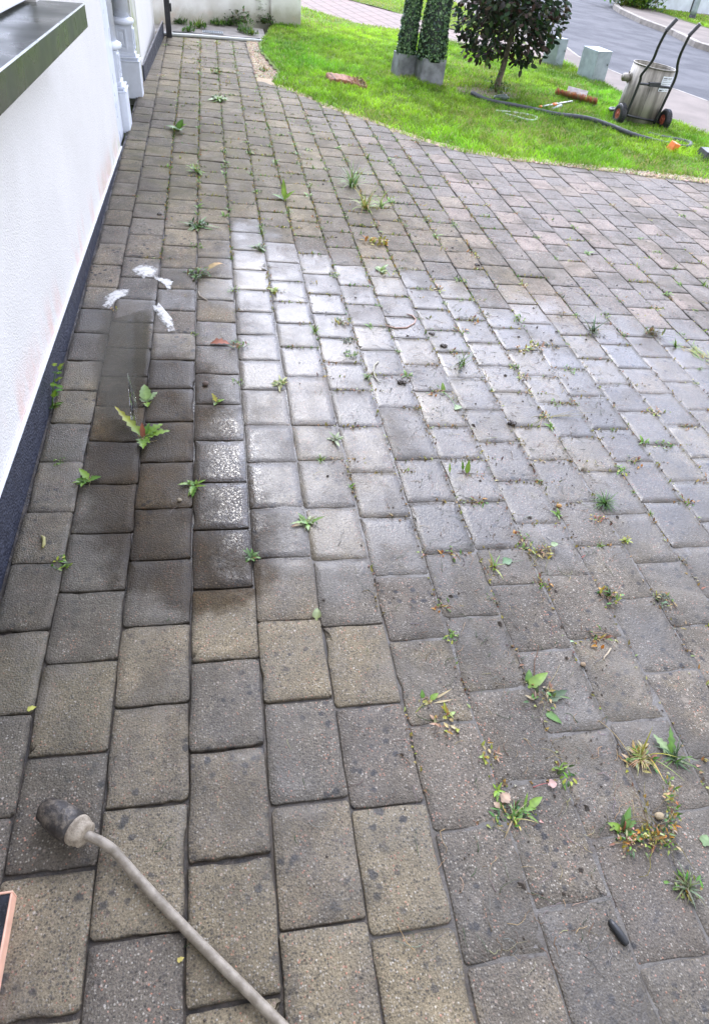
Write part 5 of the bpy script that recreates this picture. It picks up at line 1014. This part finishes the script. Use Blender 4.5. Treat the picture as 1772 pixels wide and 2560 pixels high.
def wheel(c, ax):
    c = Vector(c); Mx = Matrix.Translation(c) @ Vector(ax).to_track_quat('Z', 'Y').to_matrix().to_4x4(); mb = MB()
    mb.lathe([(.045, -.026), (.070, -.032), (.086, -.028), (.0935, -.016), (.095, 0), (.0935, .016), (.086, .028), (.070, .032), (.045, .026)], 32, Mx, capb=False, capt=False)
    for k in range(30):
        a = 6.283 * k / 30
        for s in (-1, 1):
            q = Mx @ Matrix.Rotation(a + s * .05, 4, 'Z'); mb.box((.0925, -.0055, .003 * s if s > 0 else -.018), (.0985, .0055, .018 if s > 0 else -.003), q)
    w_ = mb.build('wheel', M['black_rubber'], dt)
    mb = MB(); mb.lathe([(.012, -.030), (.018, -.020), (.040, -.020), (.0455, -.027), (.0455, .027), (.040, .020), (.018, .020), (.012, .030)], 24, Mx)
    for k in range(5): mb.box((.016, -.006, -.023), (.040, .006, .023), Mx @ Matrix.Rotation(6.283 * k / 5, 4, 'Z'))
    mb.build('hub', simple('red orange hub', (.36, .09, .055), .5, .2, 30), w_)
wheel((3.915, 6.79, gz(3.9) + .092), (-1, .05, .05)); wheel((4.405, 6.77, gz(4.4) + .088), (-1, .05, .05))

# ------------------------------------------------------------------ tools and hoses on the lawn
pts = [at(u, v, dz) for u, v, dz in [(1180, 232, .03), (1220, 250, .035), (1280, 262, .035), (1330, 272, .035), (1390, 285, .04), (1435, 290, .05), (1480, 298, .05), (1530, 315, .045), (1580, 335, .04), (1620, 347, .03), (1660, 357, .03), (1700, 366, .03), (1722, 366, .035), (1724, 358, .035), (1705, 352, .03), (1650, 342, .03), (1620, 334, .03)]]
mb = MB(); P = smooth(pts, 8); mb.tube(P, [.0215 + .002 * (i % 2) for i in range(len(P))], 12); tag(mb.build('suction_hose', simple('dusty black hose', (.045, .050, .054), .7, .3, 30), None, pts[0]), 'thick black ribbed hose snaking over the lawn to the trolley', 'hose')
pts = [at(u, v, .03) for u, v in [(1240, 276), (1280, 280), (1320, 286), (1338, 291), (1342, 296), (1330, 300), (1310, 297), (1280, 288), (1262, 284)]]
mb = MB(); mb.tube(smooth(pts, 6), .010, 10); tag(mb.build('thin_hose', M['white_hose'], None, pts[0]), 'thin white hose lying in a loop in the grass', 'hose')
pts = [at(u, v, .026) for u, v in [(1262, 301), (1278, 302), (1290, 303)]]; mb = MB(); mb.tube(pts, .008, 8); tag(mb.build('hose_end', M['white_hose'], None, pts[0]), 'short end of white hose showing in the grass below the loop', 'hose')
def brush(a, b, label):
    a, b = Vector(a), Vector(b); d = (b - a).normalized(); s = Vector((d.y, -d.x, 0)); t0 = empty('push_broom', a); tag(t0, label, 'broom'); L_ = (b - a).length; mb = MB()
    for i in range(46):
        for j in range(6):
            p = a + d * (L_ * (i + .5) / 46) + s * (.004 - .01 * j) + Vector((0, 0, .002)); e = p + s * (.035 + random.gauss(0, .006)) + Vector((random.gauss(0, .004), random.gauss(0, .007), .060 + random.gauss(0, .008)))
            mb.tube([p, e], [.0030, .0022], 4, jit((.58, .25, .14), .45))
    mb.build('bristles', M['dryleaf'], t0); mb = MB(); Mx = Matrix((( d.x, s.x, 0, a.x), (d.y, s.y, 0, a.y), (d.z, s.z, 1, a.z), (0, 0, 0, 1)))
    mb.box((-.01, -.06, -.03), (L_ + .01, .02, .0015), Mx); mb.build('stock', M['black_rubber'], t0, bevel=.004)
brush(at(1386, 236, .03), at(1490, 262, .035), 'orange bristled broom head lying upturned on the lawn')
mb = MB(); a = at(1352, 266, .045); b = at(1430, 252, .05); mb.tube([a, a.lerp(b, .35)], .011, 10); mb.tube([a.lerp(b, .35), a.lerp(b, .5)], .0135, 10); mb.tube([a.lerp(b, .5), b], .009, 10)
bp = mb.build('broom_pole', M['alu'], None, a); tag(bp, 'metal pole with orange tip and band lying by the broom head', 'pole')
mb = MB(); d = (b - a).normalized(); mb.tube([a - d * .03, a + d * .004, ], .0145, 10); mb.tube([a + d * (.35 * (b - a).length), a + d * (.47 * (b - a).length)], .0150, 10); mb.build('orange_sleeve', M['orange'], bp)
mb = MB(); a = at(1380, 272, .03); b = at(1402, 263, .035); mb.tube([a, b], .016, 10); tag(mb.build('tool_handle', M['grey_plastic'], None, a), 'short grey tube lying behind the metal pole', 'tube')
mb = MB(); q = [at(u, v, z) for u, v, z in [(1415, 236, .03), (1462, 248, .03), (1470, 228, .075), (1420, 215, .085)]]; n_ = (q[1] - q[0]).cross(q[3] - q[0]).normalized() * .008
mb.add([p - n_ for p in q] + [p + n_ for p in q], [(3, 2, 1, 0), (4, 5, 6, 7), (0, 1, 5, 4), (1, 2, 6, 5), (2, 3, 7, 6), (3, 0, 4, 7)], (1, 1, 1), False); tag(mb.build('grey_board', simple('weathered grey board', (.20, .175, .165), .8, .2, 20, .002), None, q[0]), 'small weathered grey board propped behind the broom head', 'board')
mb = MB(); a = at(1680, 368, .045); Mx = Matrix.Translation(a) @ Matrix.Rotation(math.radians(-62), 4, 'Y') @ Matrix.Rotation(.5, 4, 'X')
def sq(w_, z): return [Mx @ Vector((sx * w_, sy * w_ * .7, z)) for sx, sy in ((-1, -1), (1, -1), (1, 1), (-1, 1))]
mb.add(sq(.055, -.035) + sq(.040, .045), [(3, 2, 1, 0), (0, 1, 5, 4), (1, 2, 6, 5), (2, 3, 7, 6), (3, 0, 4, 7), (4, 5, 6, 7)], (1, 1, 1), False); tag(mb.build('hose_coupling', M['orange'], None, a, .004), 'orange plastic coupling block on the black hose', 'coupling')
mb = MB(); a = at(1745, 398, .0); 
Mt = Matrix.Translation(a) @ Matrix.Rotation(math.radians(-10), 4, 'Z'); mb.hexa([Mt @ Vector(q) for q in ((0, -.10, 0), (.34, -.10, 0), (0, .12, 0), (.34, .12, 0), (.025, -.075, .085), (.34, -.075, .085), (.025, .095, .085), (.34, .095, .085))]); mb.hexa([Mt @ Vector(q) for q in ((-.008, -.112, 0), (.34, -.112, 0), (-.008, -.1005, 0), (.34, -.1005, 0), (-.008, -.112, .012), (.34, -.112, .012), (-.008, -.1005, .012), (.34, -.1005, .012))])
tag(mb.build('black_tray', M['black_paint'], None, a, .003), 'upturned black plastic tray at the right edge of the lawn', 'tray')
# coir mat
c4 = [at(u, v) for u, v in [(813, 200), (826, 216), (917, 231), (905, 212)]]; mb = MB(); N1, N2 = 26, 10; vs, cs = [], []
for i in range(N1 + 1):
    for j in range(N2 + 1):
        s, q = i / N1, j / N2; p = c4[0].lerp(c4[3], s).lerp(c4[1].lerp(c4[2], s), q); vs.append((p.x + random.gauss(0, .003), p.y + random.gauss(0, .003), p.z + .062 + random.gauss(0, .003) + .012 * math.sin(s * 5)))
        dk = any(abs(s - k) < .022 for k in (.10, .86, .93)) and .05 < q; cs.append((.07, .045, .03) if dk else jit((.30, .135, .07), .2))
top = len(vs); vs += [(v[0], v[1], v[2] - .03) for v in vs]; cs += cs; w1 = N2 + 1
fs = [(i * w1 + j, i * w1 + j + 1, (i + 1) * w1 + j + 1, (i + 1) * w1 + j) for i in range(N1) for j in range(N2)]; rim = [i * w1 for i in range(N1 + 1)] + [N1 * w1 + j for j in range(1, w1)] + [i * w1 + N2 for i in range(N1 - 1, -1, -1)] + [j for j in range(N2 - 1, 0, -1)]
fs += [(rim[i], rim[(i + 1) % len(rim)], top + rim[(i + 1) % len(rim)], top + rim[i]) for i in range(len(rim))]; mb.add(vs, fs, cs)
for i in range(900):
    s, q = random.random(), random.random(); p = c4[0].lerp(c4[3], s).lerp(c4[1].lerp(c4[2], s), q); dk = any(abs(s - k) < .022 for k in (.10, .86, .93))
    gblade(mb, (p.x, p.y, p.z + .058), random.uniform(0, 6.28), .016, .004, 1.2, .4, (.07, .045, .03) if dk else jit((.30, .16, .08), .3))
tag(mb.build('coir_mat', M['root'], None, c4[0]), 'brown coir mat with dark stripes lying on the lawn', 'mat')

# ------------------------------------------------------------------ far side of the street
mb = MB(); lpz = at(1725, 55); lt = empty('lamp_post', (lpz.x, lpz.y, gz(lpz.x))); tag(lt, 'pale grey street lamp post with black foot on the far grass', 'lamp post')
mb.lathe([(.075, .155), (.07, .25), (.05, 4.6)], 16, Matrix.Translation(lpz)); mb.build('pole', M['galv'], lt); mb = MB(); mb.lathe([(.079, -.05), (.079, .154)], 16, Matrix.Translation(lpz)); mb.build('black_foot', M['black_paint'], lt)
mb = MB(); mb.box((lpz.x - .5, lpz.y - .09, lpz.z + 4.601), (lpz.x + .08, lpz.y + .09, lpz.z + 4.68)); mb.build('lamp_head', M['galv'], lt, bevel=.02)
mb = MB(); a, b = Vector((10.2, 18.95, 0)), Vector((19.0, 19.75 + 1.2, 0)); d = (b - a).normalized(); n_ = Vector((-d.y, d.x, 0))
mb.hexa([q + n_ * s + Vector((0, 0, z - .62)) for z in (-.2, 1.9) for s in (0, .2) for q in (a, b)]); bw = mb.build('boundary_wall', simple('pale boundary wall', (.62, .68, .74), .85, .12, 3, .003), None, a); tag(bw, 'long pale blue white wall across the street', 'wall')
mb = MB()
for k in range(3): p = a + d * (2.1 + 2.4 * k) - n_ * .004; mb.hexa([p + d * s + n_ * q + Vector((0, 0, z - .62)) for z in (-.1, 1.88) for q in (-.006, .003) for s in (0, .05)])
mb.build('joint_strip', M['black_paint'], bw)
random.seed(77); b = Vector((10.25, 18.75, gz(10.3) + .05)); mb = MB()
for i in range(1500):
    v = Vector((random.gauss(0, .30), random.gauss(0, .28), abs(random.gauss(0, .38)))); leaf(mb, v, random.uniform(0, 6.28), random.uniform(.10, .2), .05, random.uniform(0, 1.3), .9, jit(random.choice([GREEN, BRIGHT, DKG, (.16, .24, .04)]), .3), 0, 3)
o = mb.build('round_shrub', M['leaf']); o.location = b; tag(o, 'bright green shrub at the end of the far wall', 'shrub')
mb = MB(); mb.hexa([Vector((x, y, z)) for z in (-.6, 1.4) for y in (33.8, 34.2) for x in (2, 40)]); tag(mb.build('far_wall', simple('far white wall', (.60, .62, .64), .85, .1, 2), None, (20, 34, 0)), 'far white wall closing the end of the street', 'wall')
random.seed(78)
for i, (x, lb) in enumerate([(8.6, 'dark hedge bush left at the end of the street'), (10.6, 'dark hedge bush right at the end of the street')]):
    mb = MB()
    for k in range(700): leaf(mb, Vector((random.gauss(0, .6), random.gauss(0, .4), abs(random.gauss(0, .55)))), random.uniform(0, 6.28), random.uniform(.15, .3), .1, random.uniform(0, 1.3), .9, jit(random.choice([DKG, GREEN, GREY]), .3), 0, 2)
    o = mb.build('hedge_bush', M['leaf']); o.location = (x, 33, gz(x)); tag(o, lb, 'bush')

# ------------------------------------------------------------------ foreground: cleaning lance and dark box
def az(u, v, z):
    d = ((u - PX) / FPX) * RM[0] + ((v - PY) / FPX) * RM[1] + RM[2]; t_ = (z - CAM_H) / d[2]; return Vector((d[0] * t_, d[1] * t_, z))
ZB = .052
ln_ = empty('cleaning_lance', (-.33, .57, .02)); tag(ln_, 'muddy cleaning lance with black rubber nozzle lying on the pavers', 'lance')
p0, p1, p2 = az(112, 2022, ZB - .002), az(188, 2072, ZB), az(215, 2090, ZB + .003); ax = (p1 - p0)
t = NT('muddy rubber'); M['nozzle'] = t.done(t.mix(t.ramp(t.noise(45, 5, .7), .45, .68), (.030, .026, .023), (.15, .125, .095)), t.ramp(t.noise(30, 3), .3, .7, .35, .7), t.bump(t.noise(90, 5), .003))
t = NT('muddy brass'); M['collar'] = t.done(t.mix(t.ramp(t.noise(60, 5, .7), .35, .65), (.20, .165, .12), (.36, .31, .24)), .8, t.bump(t.noise(140, 4), .003))
t = NT('muddy pole'); mpn = t.n('Mapping'); mpn.inputs['Rotation'].default_value = (0, 0, .75); mpn.inputs['Scale'].default_value = (16, 16, 16); t.l(t.co(), mpn.inputs[0])
M['pole'] = t.done(t.mix(t.ramp(t.noise(2.2, 5, .65, mpn.outputs[0]), .35, .65), (.16, .135, .10), (.275, .24, .19)), .55, t.bump(t.noise(120, 4), .0008))
mb = MB(); mb.tube([p0 - ax * .10, p0 - ax * .02, p0, p0.lerp(p1, .35), p0.lerp(p1, .7), p1], [.012, .018, .022, .0285, .0305, .029], 24); noz = mb.build('nozzle', M['nozzle'], ln_)
mb = MB(); d = (p2 - p1).normalized(); mb.tube([p1 - d * .001, p1 + d * .003, p1 + d * .010, p1 + d * .0105, p1 + d * .017, p1 + d * .0175, p1 + d * .026, p1 + d * .028], [.026, .0285, .0285, .026, .026, .024, .024, .016], 24); mb.build('collar', M['collar'], ln_)
P = smooth([p1 + d * .015] + [az(u, v, z) for u, v, z in [(228, 2094, ZB - .002), (258, 2108, ZB - .008), (285, 2128, ZB - .015), (315, 2162, ZB - .022), (365, 2218, .024), (440, 2298, .019), (512, 2372, .016), (640, 2500, .014), (760, 2620, .014)]], 8)
mb = MB(); mb.tube(P, .0092, 16); mb.build('pole', M['pole'], ln_)
bx = empty('dark_box', (-.50, .40, .02)); tag(bx, 'dark glossy panel with a pale orange rim cut off by the left frame edge', 'box')
e = az(34, 2228, .045); t = NT('wet black panel'); M['panel'] = t.done(t.mix(t.ramp(t.noise(30, 5), .4, .7), (.008, .009, .014), (.030, .034, .050)), .16, t.bump(t.noise(160, 4), .002))
mb = MB(); mb.box((-.585, e.y - .30, .015), (e.x - .004, e.y - .004, .0455)); mb.build('panel', M['panel'], bx)
mb = MB(); mb.box((-.585, e.y - .0038, .018), (e.x, e.y, .049)); mb.box((e.x - .0038, e.y - .30, .018), (e.x, e.y - .0042, .049)); mb.build('rim', simple('pale orange rim', (.72, .42, .30), .45, .1, 40), bx, bevel=.0012)
